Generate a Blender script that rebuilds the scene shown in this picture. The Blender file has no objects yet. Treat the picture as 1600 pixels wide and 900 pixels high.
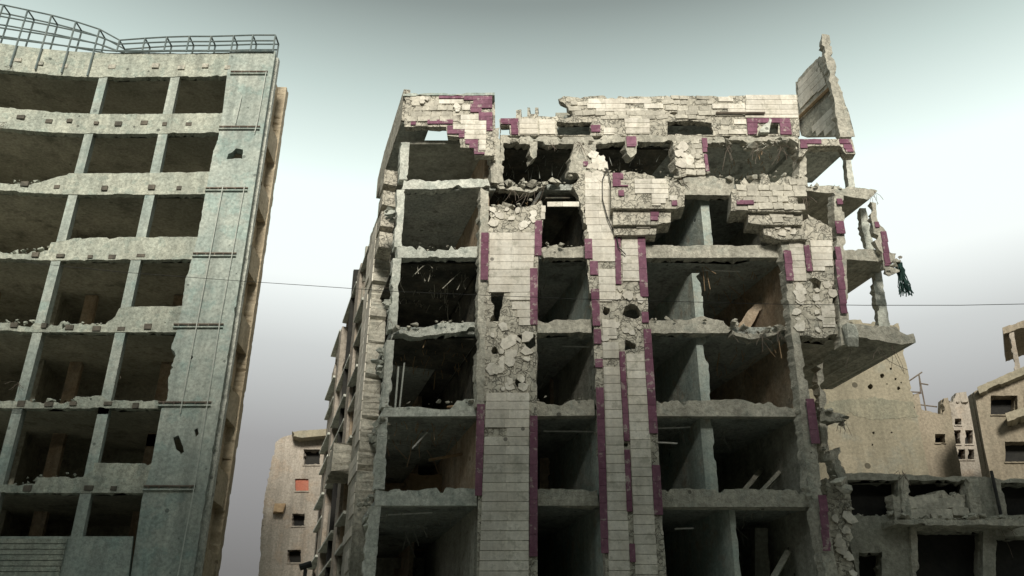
import bpy, bmesh, math, random
from mathutils import Vector, Matrix
from mathutils.geometry import tessellate_polygon

R = random.Random(11)
rad = math.radians
scn = bpy.context.scene
col = scn.collection

# ------------------------------------------------------------------ camera
F, CX, CY = 1415.0, 818.0, 450.0            # focal length and principal point in 1600x900 pixels
TH = math.atan(700.0 / 1415.0)              # the camera looks up at the blocks
EYE = 1.6
cam = bpy.data.cameras.new('camera')
cam.sensor_width = 36.0
cam.lens = F / 1600.0 * 36.0
cam.shift_x = -(CX - 800.0) / 1600.0
cam.clip_end = 3000.0
camo = bpy.data.objects.new('camera', cam)
camo.location = (0, 0, EYE)
camo.rotation_euler = (math.pi / 2 + TH, 0, 0)
col.objects.link(camo)
scn.camera = camo

# ------------------------------------------------------------------ sky, sun, exposure
SUN_EL, SUN_AZ = rad(27), rad(174)          # azimuth clockwise from +Y (view direction)
world = bpy.data.worlds.new('World')
scn.world = world
world.use_nodes = True
nt = world.node_tree
nt.nodes.clear()
out = nt.nodes.new('ShaderNodeOutputWorld')
bg = nt.nodes.new('ShaderNodeBackground')
sky = nt.nodes.new('ShaderNodeTexSky')
sky.sky_type = 'NISHITA'
sky.sun_disc = False
sky.sun_elevation = SUN_EL
sky.sun_rotation = SUN_AZ
sky.dust_density = 6.0
sky.air_density = 1.5
bg.inputs[1].default_value = 0.1
# hazy, overcast veil over the clear sky: smoggy at the horizon, white above, greyer higher up
tc = nt.nodes.new('ShaderNodeTexCoord')
sep = nt.nodes.new('ShaderNodeSeparateXYZ')
ramp = nt.nodes.new('ShaderNodeValToRGB')
el = ramp.color_ramp.elements
stops = [(0.0, (1.2, 1.15, 1.14)), (0.15, (1.4, 1.35, 1.34)), (0.28, (2.6, 2.55, 2.52)), (0.375, (4.6, 4.75, 4.65)), (0.443, (7.0, 7.35, 7.15)),
         (0.53, (7.0, 8.0, 7.6)), (0.616, (4.2, 5.0, 4.7)), (0.69, (1.95, 2.28, 2.15)), (1.0, (1.75, 2.15, 2.0))]
while len(el) < len(stops):
    el.new(0.5)
for e, (p, c) in zip(el, stops):
    e.position = p
    e.color = (c[0], c[1], c[2], 1)
mx = nt.nodes.new('ShaderNodeMix')
mx.data_type = 'RGBA'
mx.inputs['Factor'].default_value = 0.95
nt.links.new(tc.outputs['Generated'], sep.inputs[0])
nt.links.new(sep.outputs['Z'], ramp.inputs[0])
nt.links.new(sky.outputs[0], mx.inputs['A'])
nt.links.new(ramp.outputs[0], mx.inputs['B'])
nt.links.new(mx.outputs['Result'], bg.inputs[0])
nt.links.new(bg.outputs[0], out.inputs[0])

sun = bpy.data.lights.new('sun', 'SUN')
sun.energy = 3.0
sun.angle = rad(14)
sun.color = (1.0, 0.95, 0.845)
suno = bpy.data.objects.new('sun', sun)
sd = Vector((math.sin(SUN_AZ) * math.cos(SUN_EL), math.cos(SUN_AZ) * math.cos(SUN_EL), math.sin(SUN_EL)))
suno.rotation_euler = sd.to_track_quat('Z', 'Y').to_euler()
col.objects.link(suno)
scn.view_settings.view_transform = 'Standard'
scn.view_settings.look = 'None'
scn.view_settings.gamma = 1.0
scn.view_settings.exposure = 0.5

# ------------------------------------------------------------------ pixel -> place helpers
CT, ST = math.cos(TH), math.sin(TH)
EYEV = Vector((0, 0, EYE))


def ray(px, py):
    x, y = (px - CX) / F, -(py - CY) / F
    return Vector((x, CT - y * ST, ST + y * CT))


class Plane:
    """A vertical plane through (x0, y0) along the horizontal unit vector U; N points to the viewer."""
    def __init__(self, x0, y0, ux=1.0, uy=0.0, skew=0.0, warp=None):
        self.O = Vector((x0, y0, 0))
        self.U = Vector((ux, uy, 0)).normalized()
        self.N = Vector((self.U.y, -self.U.x, 0))
        self.skew = skew
        self.warp = warp

    def uv(self, px, py):
        d = ray(px, py)
        if self.warp:
            Y = self.O.y
            for _ in range(6):
                t = Y / d.y
                Y = self.O.y + self.warp(d.x * t)
            q = EYEV + d * t
            return (q.x - self.O.x, q.z)
        t = (self.O - EYEV).dot(self.N) / d.dot(self.N)
        q = EYEV + d * t
        return ((q - self.O).dot(self.U), q.z)

    def pt(self, u, z, off=0.0):
        p = self.O + self.U * u + self.N * off
        p.z = z
        if self.warp:
            p.y += self.warp(p.x)
        return p

    def back(self, th):
        v = -self.N * th
        return v + self.U * (-self.skew * th)


def inside(poly, x, y):
    c = False
    n = len(poly)
    j = n - 1
    for i in range(n):
        xi, yi = poly[i][0], poly[i][1]
        xj, yj = poly[j][0], poly[j][1]
        if (yi > y) != (yj > y) and x < (xj - xi) * (y - yi) / (yj - yi) + xi:
            c = not c
        j = i
    return c


def link(o, parent):
    col.objects.link(o)
    if parent is not None:
        o.parent = parent
        if parent.type == 'EMPTY':
            o.matrix_parent_inverse = Matrix.Translation(-parent.location)
    return o


def obj(name, me, mat, parent=None):
    if mat is not None and not me.materials:
        me.materials.append(mat)
    return link(bpy.data.objects.new(name, me), parent)


def thing(name, loc, label, cat, group=None):
    o = bpy.data.objects.new(name, None)
    o.location = loc
    o.empty_display_size = 0.5
    col.objects.link(o)
    return tag(o, label, cat, group)


def tag(o, label, cat, group=None):
    o['label'] = label
    o['category'] = cat
    if group:
        o['group'] = group
    return o


def mesh_from(name, vs, fs, recalc=True):
    me = bpy.data.meshes.new(name)
    bm = bmesh.new()
    bv = [bm.verts.new(v) for v in vs]
    for f in fs:
        try:
            bm.faces.new([bv[i] for i in f])
        except ValueError:
            pass
    if recalc:
        bmesh.ops.recalc_face_normals(bm, faces=bm.faces)
    bm.to_mesh(me)
    bm.free()
    return me


def ragline(uv, rag, step, closed=True):
    """resample a closed outline and chip it; a third number on a point overrides rag for the edge it starts"""
    res = []
    n = len(uv)
    area = sum(uv[i][0] * uv[(i + 1) % n][1] - uv[(i + 1) % n][0] * uv[i][1] for i in range(n))
    sg = 1 if area > 0 else -1            # +normal points inwards
    fine_step = min(step, .13)
    for i in range(n):
        a, b = uv[i], uv[(i + 1) % n]
        r = a[2] if len(a) > 2 else rag
        du, dz = b[0] - a[0], b[1] - a[1]
        L = math.hypot(du, dz)
        if L < 1e-6:
            continue
        if r <= 0:
            res.append((a[0], a[1]))
            continue
        k = max(1, int(L / fine_step))
        ph = [R.uniform(0, 6.28) for _ in range(3)]
        spall, left_ = 0.0, 0
        for j in range(k):
            t = j / k
            if j:
                t += R.uniform(-.35, .35) / k
            x = L * t
            g = r * .35 * math.sin(x * 2.1 + ph[0]) * (r > .035) + R.gauss(0, r * .3)
            if left_ > 0:
                left_ -= 1
                g += spall * R.uniform(.7, 1.1)
            elif R.random() < .09:
                left_ = R.choice((0, 1, 1, 2, 3, 5))
                spall = r * R.choice((.9, 1.4, 2.2, 3.2))
                g += spall
            if j == 0:
                g *= .3
            res.append((a[0] + du * t - dz / L * g * sg, a[1] + dz * t + du / L * g * sg))
    return res


def panel(name, pl, outer, th, mat, parent, holes=(), rag=.05, step=.28, off=0.0, ext=None, world_uv=False):
    cv = (lambda p: tuple(p)) if world_uv else (lambda p: pl.uv(p[0], p[1]) + tuple(p[2:]))
    loops = [ragline([cv(p) for p in outer], rag, step)]
    for h in holes:
        loops.append(ragline([cv(p) for p in h], max(rag, .03) if not (len(h[0]) > 2) else rag, min(step, .2)))
    e = ext if ext is not None else pl.back(th)
    wrp, pl.warp = pl.warp, None
    fl = [[pl.pt(u, z, off) for u, z in l] for l in loops]
    pl.warp = wrp
    flat = [[Vector((u, z, 0)) for u, z in l] for l in loops]
    tris = tessellate_polygon(flat)
    vs, base = [], []
    for l in fl:
        base.append(len(vs))
        vs += l
    n = len(vs)
    jr = min(rag, .1) * .9
    for v in list(vs):
        vs.append(v + e + (pl.U * R.gauss(0, jr) + Vector((0, 0, R.gauss(0, jr))) if rag > 0 else Vector()))
    fs = [tuple(t) for t in tris] + [tuple(n + i for i in reversed(t)) for t in tris]
    for b, l in zip(base, fl):
        m = len(l)
        for i in range(m):
            j = (i + 1) % m
            fs.append((b + i, b + j, n + b + j, n + b + i))
    me = mesh_from(name, vs, fs)
    if wrp:
        bm = bmesh.new()
        bm.from_mesh(me)
        lo = min(v.co.x for v in bm.verts)
        hi = max(v.co.x for v in bm.verts)
        x = -19.4
        while x > lo:
            if x < hi:
                bmesh.ops.bisect_plane(bm, geom=bm.verts[:] + bm.edges[:] + bm.faces[:], plane_co=(x, 0, 0), plane_no=(1, 0, 0))
            x -= .8
        for v in bm.verts:
            v.co.y += wrp(v.co.x)
        bm.to_mesh(me)
        bm.free()
    return obj(name, me, mat, parent)


def blob(px, py, rx, ry, n=9):
    a0 = R.random() * 6
    return [(px + rx * R.uniform(.7, 1.2) * math.cos(a0 + i * 2 * math.pi / n),
             py + ry * R.uniform(.7, 1.2) * math.sin(a0 + i * 2 * math.pi / n), 0.0) for i in range(n)]


def rect(x0, y0, x1, y1):
    return [(x0, y0), (x1, y0), (x1, y1), (x0, y1)]


def tube_data(pts, r, k=5):
    vs, fs = [], []
    pts = [Vector(p) for p in pts]
    for i, p in enumerate(pts):
        d = (pts[min(i + 1, len(pts) - 1)] - pts[max(i - 1, 0)]).normalized()
        a = d.cross(Vector((0, 0, 1)))
        if a.length < .1:
            a = d.cross(Vector((1, 0, 0)))
        a.normalize()
        b = d.cross(a)
        for j in range(k):
            w = 2 * math.pi * j / k
            vs.append(p + a * math.cos(w) * r + b * math.sin(w) * r)
    for i in range(len(pts) - 1):
        for j in range(k):
            fs.append((i * k + j, i * k + (j + 1) % k, (i + 1) * k + (j + 1) % k, (i + 1) * k + j))
    fs.append(tuple(range(k)))
    fs.append(tuple(range((len(pts) - 1) * k, len(pts) * k)))
    return vs, fs


def tube(name, pts, r, mat, parent=None, k=5):
    vs, fs = tube_data(pts, r, k)
    return obj(name, mesh_from(name, vs, fs), mat, parent)


def tubes(name, lines, r, mat, parent=None, k=4):
    V, Fc = [], []
    for l in lines:
        vs, fs = tube_data(l, r, k)
        b = len(V)
        V += vs
        Fc += [tuple(b + i for i in f) for f in fs]
    return obj(name, mesh_from(name, V, Fc), mat, parent)


def box_data(x0, x1, y0, y1, z0, z1):
    vs = [(x, y, z) for x in (x0, x1) for y in (y0, y1) for z in (z0, z1)]
    fs = [(0, 1, 3, 2), (4, 6, 7, 5), (0, 4, 5, 1), (2, 3, 7, 6), (0, 2, 6, 4), (1, 5, 7, 3)]
    return vs, fs


# ------------------------------------------------------------------ materials
def mk(name, c1, c2, scale=.5, streak=.35, pits=0.0, bump=.35, rough=.92, objvar=0.0, crack=0.0, c3=None, c3amt=.5,
       fine=.25, pit_scale=1.5, c3scale=1.7, c3edge=(.52, .66)):
    m = bpy.data.materials.new(name)
    m.use_nodes = True
    t = m.node_tree
    N, L = t.nodes, t.links
    b = N['Principled BSDF']
    b.inputs['Roughness'].default_value = rough
    b.inputs['Specular IOR Level'].default_value = .2
    geo = N.new('ShaderNodeNewGeometry')

    def noise(sc, detail=6, scl=None, rg=.6):
        n = N.new('ShaderNodeTexNoise')
        n.inputs['Scale'].default_value = sc
        n.inputs['Detail'].default_value = detail
        n.inputs['Roughness'].default_value = rg
        if scl:
            mp = N.new('ShaderNodeMapping')
            mp.inputs['Scale'].default_value = scl
            L.new(geo.outputs['Position'], mp.inputs[0])
            L.new(mp.outputs[0], n.inputs['Vector'])
        else:
            L.new(geo.outputs['Position'], n.inputs['Vector'])
        return n.outputs['Fac']

    def maprange(v, a, c, d, e):
        n = N.new('ShaderNodeMapRange')
        n.inputs[1].default_value = a
        n.inputs[2].default_value = c
        n.inputs[3].default_value = d
        n.inputs[4].default_value = e
        L.new(v, n.inputs[0])
        return n.outputs[0]

    def mix(f, a, c, mode='MIX'):
        n = N.new('ShaderNodeMix')
        n.data_type = 'RGBA'
        n.blend_type = mode
        for s, v in (('Factor', f), ('A', a), ('B', c)):
            if isinstance(v, (tuple, list)):
                n.inputs[s].default_value = (v[0], v[1], v[2], 1)
            elif isinstance(v, (float, int)):
                n.inputs[s].default_value = v
            else:
                L.new(v, n.inputs[s])
        return n.outputs['Result']

    def math_(op, a, c):
        n = N.new('ShaderNodeMath')
        n.operation = op
        for i, v in enumerate((a, c)):
            if isinstance(v, (float, int)):
                n.inputs[i].default_value = v
            else:
                L.new(v, n.inputs[i])
        return n.outputs[0]
    base = mix(maprange(noise(scale), .38, .64, 0, 1), c1, c2)
    if c3:
        base = mix(maprange(noise(scale * c3scale, 7, rg=.68), c3edge[0], c3edge[1], 0, c3amt), base, c3)
    f2 = maprange(noise(7.0, 5, rg=.7), .3, .7, 1 - fine, 1 + fine * .4)
    cmb = N.new('ShaderNodeCombineColor')
    for i in range(3):
        L.new(f2, cmb.inputs[i])
    base = mix(1.0, base, cmb.outputs[0], 'MULTIPLY')
    if streak > 0:
        s = maprange(noise(1.0, 5, (2.2, 2.2, .16)), .45, .72, 0, streak)
        base = mix(s, base, tuple(x * .35 for x in c1))
    h = math_('ADD', math_('MULTIPLY', noise(2.2, 8), 1.0), math_('MULTIPLY', noise(16, 4), .25))
    if crack > 0:
        v = N.new('ShaderNodeTexVoronoi')
        v.feature = 'DISTANCE_TO_EDGE'
        v.inputs['Scale'].default_value = 2.4
        mp = N.new('ShaderNodeVectorMath')
        mp.operation = 'ADD'
        nz = N.new('ShaderNodeTexNoise')
        nz.inputs['Scale'].default_value = 3.0
        L.new(geo.outputs['Position'], nz.inputs['Vector'])
        L.new(geo.outputs['Position'], mp.inputs[0])
        L.new(nz.outputs['Color'], mp.inputs[1])
        L.new(mp.outputs[0], v.inputs['Vector'])
        cr = maprange(v.outputs['Distance'], 0.0, .06, 1, 0)
        base = mix(math_('MULTIPLY', cr, crack), base, tuple(x * .3 for x in c1))
        h = math_('SUBTRACT', h, math_('MULTIPLY', cr, .6 * crack))
    if pits > 0:
        v = N.new('ShaderNodeTexVoronoi')
        v.inputs['Scale'].default_value = pit_scale
        L.new(geo.outputs['Position'], v.inputs['Vector'])
        sc = N.new('ShaderNodeSeparateColor')
        L.new(v.outputs['Color'], sc.inputs[0])
        rr = maprange(sc.outputs[0], .45, 1.0, 0.0, .16)
        msk = maprange(math_('SUBTRACT', rr, v.outputs['Distance']), 0, .03, 0, pits)
        base = mix(msk, base, tuple(x * .22 for x in c1))
        h = math_('SUBTRACT', h, math_('MULTIPLY', msk, .8))
    if objvar > 0:
        oi = N.new('ShaderNodeObjectInfo')
        f = maprange(oi.outputs['Random'], 0, 1, 1 - objvar, 1 + objvar * .3)
        cm = N.new('ShaderNodeCombineColor')
        for i in range(3):
            L.new(f, cm.inputs[i])
        base = mix(1.0, base, cm.outputs[0], 'MULTIPLY')
    L.new(base, b.inputs['Base Color'])
    bp = N.new('ShaderNodeBump')
    bp.inputs['Strength'].default_value = bump
    bp.inputs['Distance'].default_value = .1
    L.new(h, bp.inputs['Height'])
    L.new(bp.outputs[0], b.inputs['Normal'])
    return m


M = {}
M['conc'] = mk('bare_concrete', (.44, .42, .35), (.60, .57, .48), 1.1, .45, .8, .7, c3=(.30, .33, .29), c3amt=.55, fine=.45, crack=.25)
M['slab'] = mk('slab_concrete', (.38, .405, .37), (.50, .51, .46), .7, 0, .7, .9, c3=(.15, .15, .13), c3amt=.75, fine=.45, crack=.3)
M['bed'] = mk('mortar_bed', (.49, .46, .38), (.65, .61, .51), 1.4, .3, .7, .9, crack=.75, fine=.45, c3=(.36, .36, .31), c3amt=.6)
M['tile'] = mk('cream_limestone', (.70, .65, .555), (.82, .78, .69), .9, .35, .85, .2, objvar=.16, fine=.22, pit_scale=1.6, c3=(.44, .42, .34), c3amt=.6, c3scale=2.5, c3edge=(.55, .62))
M['stone'] = mk('rubble_masonry', (.54, .51, .43), (.70, .66, .56), 1.4, .2, .4, .6, objvar=.25, fine=.35)
M['purple'] = mk('purple_tile', (.215, .095, .14), (.275, .14, .19), .9, .25, .5, .2, objvar=.2, c3=(.50, .43, .39), c3amt=.75, c3scale=4.0, c3edge=(.585, .61), fine=.35, pit_scale=2.2)
M['white'] = mk('whitewashed_concrete', (.58, .60, .53), (.72, .72, .64), 1.0, .4, .7, .6, c3=(.33, .37, .33), c3amt=.65, fine=.4, crack=.3)
M['plaster'] = mk('grey_plaster', (.34, .335, .28), (.45, .44, .37), .8, .45, .8, .5, c3=(.18, .18, .15), c3amt=.6, fine=.4, crack=.15)
M['cyan'] = mk('pale_cyan_plaster', (.42, .49, .45), (.55, .58, .51), .9, .45, .9, .5, c3=(.46, .38, .28), c3amt=.65, fine=.35, crack=.15)
M['orange'] = mk('ochre_plaster', (.43, .32, .22), (.52, .43, .32), .9, .45, .9, .5, c3=(.26, .23, .19), c3amt=.7, fine=.4, crack=.15)
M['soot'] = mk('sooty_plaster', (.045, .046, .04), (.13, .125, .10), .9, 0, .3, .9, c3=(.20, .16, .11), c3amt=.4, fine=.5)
M['left'] = mk('weathered_teal_render', (.37, .425, .385), (.51, .54, .475), .5, .5, .6, .5, c3=(.29, .41, .38), c3amt=.5, c3scale=1.5, c3edge=(.52, .60), fine=.4, crack=.15)
M['leftband'] = mk('chalky_band_render', (.41, .44, .375), (.57, .575, .475), .8, .55, .8, .6, c3=(.27, .34, .30), c3amt=.5, c3scale=2.0, c3edge=(.53, .59), fine=.45, crack=.25, pit_scale=1.9)
M['leftin'] = mk('dull_olive_plaster', (.34, .335, .27), (.46, .44, .36), .5, .2, .5, .6, c3=(.15, .15, .12), c3amt=.7, fine=.4)
M['tan'] = mk('tan_render', (.27, .23, .17), (.35, .30, .23), .5, .4, .5, .5, c3=(.27, .24, .18), c3amt=.6, fine=.4)  # base darkened to stand in for shade on the far houses
M['tan2'] = mk('sandy_render', (.27, .245, .18), (.35, .31, .23), .35, .35, .8, .5, c3=(.28, .28, .23), c3amt=.7, pit_scale=.9, fine=.35)  # darkened like the tan, with the far walls' shade put into the colour
M['pink'] = mk('pinkish_render', (.34, .30, .25), (.45, .40, .34), .5, .45, .5, .5, c3=(.42, .31, .22), c3amt=.5, fine=.4, crack=.15)
M['oldrender'] = mk('old_grey_render', (.23, .225, .17), (.31, .285, .21), .6, .4, .6, .5, fine=.4)
M['cream'] = mk('sunlit_tan_render', (.52, .43, .30), (.62, .53, .39), .5, .4, .5, .4, c3=(.40, .34, .25), c3amt=.5, fine=.35)  # tan made lighter, with the flank's sunlight painted into the base colour
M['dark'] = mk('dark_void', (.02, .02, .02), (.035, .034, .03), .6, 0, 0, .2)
M['rust'] = mk('rusty_steel', (.13, .10, .08), (.21, .18, .145), 2.0, .2, 0, .2, rough=.8)
M['pocket'] = mk('joist_pocket', (.09, .085, .07), (.17, .15, .12), 2.0, .2, 0, .3)
M['steel'] = mk('painted_grey_steel', (.13, .17, .17), (.19, .22, .21), 2.0, .2, 0, .15, rough=.6)
M['wire'] = mk('black_wire', (.03, .03, .03), (.05, .05, .045), 3.0, 0, 0, .1, rough=.7)
M['pipe'] = mk('pale_pipe', (.50, .53, .48), (.58, .60, .54), 2.0, .2, 0, .1, rough=.6)
M['wood'] = mk('weathered_timber', (.36, .25, .15), (.46, .33, .2), 1.5, .3, 0, .3)
M['cloth'] = mk('teal_cloth', (.02, .05, .045), (.05, .10, .085), 3.0, 0, 0, .4)
M['ground'] = mk('dusty_ground', (.36, .33, .27), (.44, .40, .33), .2, 0, 0, .5)
M['asphalt'] = mk('worn_asphalt', (.045, .045, .045), (.07, .068, .063), .4, 0, 0, .4)
M['paint'] = mk('road_paint', (.62, .62, .58), (.75, .74, .7), 1.5, 0, 0, .1)
M['pave'] = mk('kerb_concrete', (.40, .38, .33), (.5, .47, .41), .8, 0, 0, .3)
M['tube'] = mk('dusty_white_metal', (.62, .62, .58), (.7, .7, .66), 2, .2, 0, .1, rough=.5)
M['redpanel'] = mk('faded_red_panel', (.42, .15, .10), (.48, .2, .14), 1, .2, 0, .1)


# ------------------------------------------------------------------ shared small meshes
def unit_box(name):
    vs, fs = box_data(-.5, .5, -.5, .5, -.5, .5)
    me = mesh_from(name, vs, fs)
    bm = bmesh.new()
    bm.from_mesh(me)
    bmesh.ops.bevel(bm, geom=bm.edges[:], offset=.02, segments=1, affect='EDGES')
    bm.to_mesh(me)
    bm.free()
    return me


def shard_mesh(name, n):
    """a flat broken piece in the x/z plane, unit size, thickness 1 along y"""
    a = [i * 2 * math.pi / n + R.uniform(-.3, .3) for i in range(n)]
    p = [(math.cos(x) * R.uniform(.36, .58), math.sin(x) * R.uniform(.36, .58)) for x in a]
    vs = [(x, -.5, z) for x, z in p] + [(x * 1.03, .5, z * 1.03) for x, z in p]
    fs = [tuple(range(n)), tuple(range(2 * n - 1, n - 1, -1))] + [(i, (i + 1) % n, n + (i + 1) % n, n + i) for i in range(n)]
    return mesh_from(name, vs, fs)


def stone_mesh(name):
    """a squarish rubble stone face, chipped corners"""
    p = []
    for cx, cz in ((-.5, -.5), (.5, -.5), (.5, .5), (-.5, .5)):
        p.append((cx * R.uniform(.8, 1.0), cz * R.uniform(.78, 1.0)))
        if R.random() < .6:
            nx, nz = -cz, cx
            p.append((R.uniform(-.15, .15) + (0 if abs(nx) < .1 else 0), cz * R.uniform(.85, 1.02)) if cx * cz > 0 else (cx * R.uniform(.9, 1.02), R.uniform(-.2, .2)))
    n = len(p)
    vs = [(x * .93, -.5, z * .93) for x, z in p] + [(x, -.15, z) for x, z in p] + [(x, .5, z) for x, z in p]
    fs = [tuple(range(n))] + [(k * n + i, k * n + (i + 1) % n, (k + 1) * n + (i + 1) % n, (k + 1) * n + i) for k in (0, 1) for i in range(n)] + [tuple(range(3 * n - 1, 2 * n - 1, -1))]
    return mesh_from(name, vs, fs)


def chunk_data(r, n=14, flat=.7):
    bm = bmesh.new()
    for _ in range(n):
        v = Vector((R.gauss(0, 1), R.gauss(0, 1), R.gauss(0, 1))).normalized() * R.uniform(.65, 1.1) * r
        v.z *= flat
        bm.verts.new(v)
    res = bmesh.ops.convex_hull(bm, input=bm.verts[:])
    bmesh.ops.delete(bm, geom=[g for g in res['geom_interior'] if isinstance(g, bmesh.types.BMVert)], context='VERTS')
    bm.verts.index_update()
    vs = [v.co.copy() for v in bm.verts]
    fs = [tuple(v.index for v in f.verts) for f in bm.faces]
    bm.free()
    return vs, fs


TILE = unit_box('tile_mesh')
PTILE = unit_box('purple_tile_mesh')
TILE.materials.append(M['tile'])
PTILE.materials.append(M['purple'])
SHARD = []
for i in range(7):
    s = shard_mesh('shard_mesh', R.choice((4, 5, 5, 6)))
    s.materials.append(M['tile'])
    SHARD.append(s)
STONE = []
for i in range(8):
    s = stone_mesh('stone_mesh')
    s.materials.append(M['stone'])
    STONE.append(s)


def put(name, me, pl, u, z, off, w, h, d, parent, roll=0.0):
    o = bpy.data.objects.new(name, me)
    ang = math.atan2(pl.U.y, pl.U.x)
    o.location = pl.pt(u, z, off)
    o.rotation_euler = (R.gauss(0, .006), roll, ang + R.gauss(0, .006))
    o.scale = (w, d, h)
    return link(o, parent)


def tiles(pl, polys, parent, off, ch=.33, tw=.85, purple=False, miss=.04, name=None, gap=.019, tall=None):
    """courses of cladding over the polygons (photo pixels on plane pl), broken off at their outline"""
    n = 0
    for poly in polys:
        uvp = [pl.uv(*p[:2]) for p in poly]
        z0, z1 = min(p[1] for p in uvp), max(p[1] for p in uvp)
        z = z1
        h = tall or ch
        while z > z0 + .05:
            hh = min(h, z - z0)
            zc = z - hh / 2
            xs = []
            for i in range(len(uvp)):
                a, b = uvp[i], uvp[(i + 1) % len(uvp)]
                if (a[1] > zc) != (b[1] > zc):
                    xs.append(a[0] + (b[0] - a[0]) * (zc - a[1]) / (b[1] - a[1]))
            xs.sort()
            for a, b in zip(xs[::2], xs[1::2]):
                k = max(1, round((b - a) / tw))
                e = [a + (b - a) * (i + (R.uniform(-.12, .12) if 0 < i < k else 0)) / k for i in range(k + 1)]
                for i in range(k):
                    if R.random() < miss:
                        continue
                    w = e[i + 1] - e[i] - gap * .35
                    if w < .05 or hh < .05:
                        continue
                    put(name or ('purple_tile' if purple else 'cladding_tile'), PTILE if purple else TILE, pl,
                        (e[i] + e[i + 1]) / 2, zc, off + R.uniform(0, .012), w, hh - (gap if not purple else .01), .05, parent, R.gauss(0, .004))
                    n += 1
            z -= hh
    return n


def shards(pl, poly, parent, off, count, size=(.18, .45), name='tile_shard'):
    xs = [p[0] for p in poly]
    ys = [p[1] for p in poly]
    k = 0
    tries = 0
    while k < count and tries < count * 20:
        tries += 1
        x, y = R.uniform(min(xs), max(xs)), R.uniform(min(ys), max(ys))
        if not inside(poly, x, y):
            continue
        u, z = pl.uv(x, y)
        s = R.uniform(*size)
        put(name, R.choice(SHARD), pl, u, z, off + R.uniform(0, .03), s, s * R.uniform(.6, 1.1), R.uniform(.03, .07), parent, R.uniform(0, 6.28))
        k += 1


def stones(pl, poly, parent, off, sw=.42, sh=.27, miss=.1, name='stone'):
    uvp = [pl.uv(*p[:2]) for p in poly]
    z0, z1 = min(p[1] for p in uvp), max(p[1] for p in uvp)
    u0, u1 = min(p[0] for p in uvp), max(p[0] for p in uvp)
    z = z0 + sh / 2
    while z < z1:
        hh = sh * R.uniform(.85, 1.15)
        u = u0 + R.uniform(0, sw)
        while u < u1:
            w = sw * R.uniform(.6, 1.35)
            if inside(uvp, u + w / 2, z) and R.random() > miss:
                put(name, R.choice(STONE), pl, u + w / 2, z + R.uniform(-.02, .02), off - .05 + R.uniform(-.025, .025), w * 1.08, hh * 1.1, .12, parent, R.gauss(0, .06))
            u += w
        z += hh


def rubble(name, pl, pxline, count, size, mat, parent, off=(-.3, .25), up=.12):
    """lumps of broken concrete heaped along a line of photo points on the plane"""
    V, Fc = [], []
    uv = [pl.uv(*p) for p in pxline]
    for _ in range(count):
        i = R.randrange(len(uv) - 1)
        t = R.random()
        u = uv[i][0] + (uv[i + 1][0] - uv[i][0]) * t
        z = uv[i][1] + (uv[i + 1][1] - uv[i][1]) * t
        r = R.uniform(*size) * R.choice((.35, .5, .6, .8, 1, 1.7))
        vs, fs = chunk_data(r, 10)
        p = pl.pt(u, z + R.uniform(-.3, 1) * up, R.uniform(*off))
        b = len(V)
        V += [v + p for v in vs]
        Fc += [tuple(b + j for j in f) for f in fs]
    o = obj(name, mesh_from(name, V, Fc), mat, parent)
    o['kind'] = 'stuff'
    return o


def strands(name, pl, px, count, length, mat, parent, r=.009, off=.1, spread=.45):
    lines = []
    length *= .55
    for _ in range(count):
        x, y = R.choice(px)
        u, z = pl.uv(x + R.uniform(-4, 4), y + R.uniform(-2, 2))
        p = pl.pt(u, z, off + R.uniform(-.1, .1))
        d = Vector((R.gauss(0, spread), -abs(R.gauss(0, .4)), R.gauss(-.5, spread)))
        pts = [p.copy()]
        for k in range(5):
            p = p + d * length / 5 * R.uniform(.6, 1.2)
            d = d + Vector((R.gauss(0, .3), R.gauss(0, .2), -.25 + R.gauss(0, .2)))
            pts.append(p.copy())
        lines.append(pts)
    o = tubes(name, lines, r, mat, parent, 4)
    o['kind'] = 'stuff'
    return o


# ================================================================== the setting
def sheet(name, x0, x1, y0, y1, z, mat, h=0.0):
    vs, fs = box_data(x0, x1, y0, y1, z - max(h, .02), z)
    o = obj(name, mesh_from(name, vs, fs), mat)
    o['kind'] = 'structure'
    return o


sheet('ground', -900, 900, -600, 1600, 0.0, M['ground'], .5)
sheet('road', -300, 300, -4.0, 9.0, .004 + .02, M['asphalt'])
sheet('pavement', -300, 300, 9.0, 31.4, .13, M['pave'], .12)
for k in range(-8, 9):
    vs, fs = box_data(k * 7.0, k * 7.0 + 3.0, 2.43, 2.57, .025, .029)
    o = obj('road_marking', mesh_from('road_marking', vs, fs), M['paint'])
    o['kind'] = 'structure'

# ================================================================== main ruin
T = .32
MD = 32.5
MP = Plane(0, MD, 1, 0, skew=T)
zf = lambda y, pl=MP: pl.uv(818, y)[1]
ux = lambda x, y, pl=MP: pl.uv(x, y)[0]
ruin = thing('ruined_apartment_block', (2.5, MD, 0),
             'gutted apartment block with cream and purple tiled piers and open floors', 'building')

# floor slabs: (name px left, right at front, y top, y bottom, depth)
for (xa, xb, yt, yb, dp, mt) in [
        (587, 1283, 776, 788, 9, 'slab'), (599, 1268, 637, 648, 9, 'slab'), (612, 1250, 508, 519, 9, 'slab'),
        (622, 1240, 391, 401, 9, 'slab'), (630, 774, 284, 293, 9, 'slab'), (850, 1250, 284, 293, 9, 'slab'),
        (640, 770, 215, 221, 6, 'plaster'), (782, 1248, 214, 221, 9, 'slab'), (575, 1310, 912, 925, 9, 'slab')]:
    panel('floor_slab', MP, [(xa, yt), (xb, yt), (xb, yb), (xa, yb)], dp, M[mt], ruin, rag=0, off=-.2)
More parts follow.
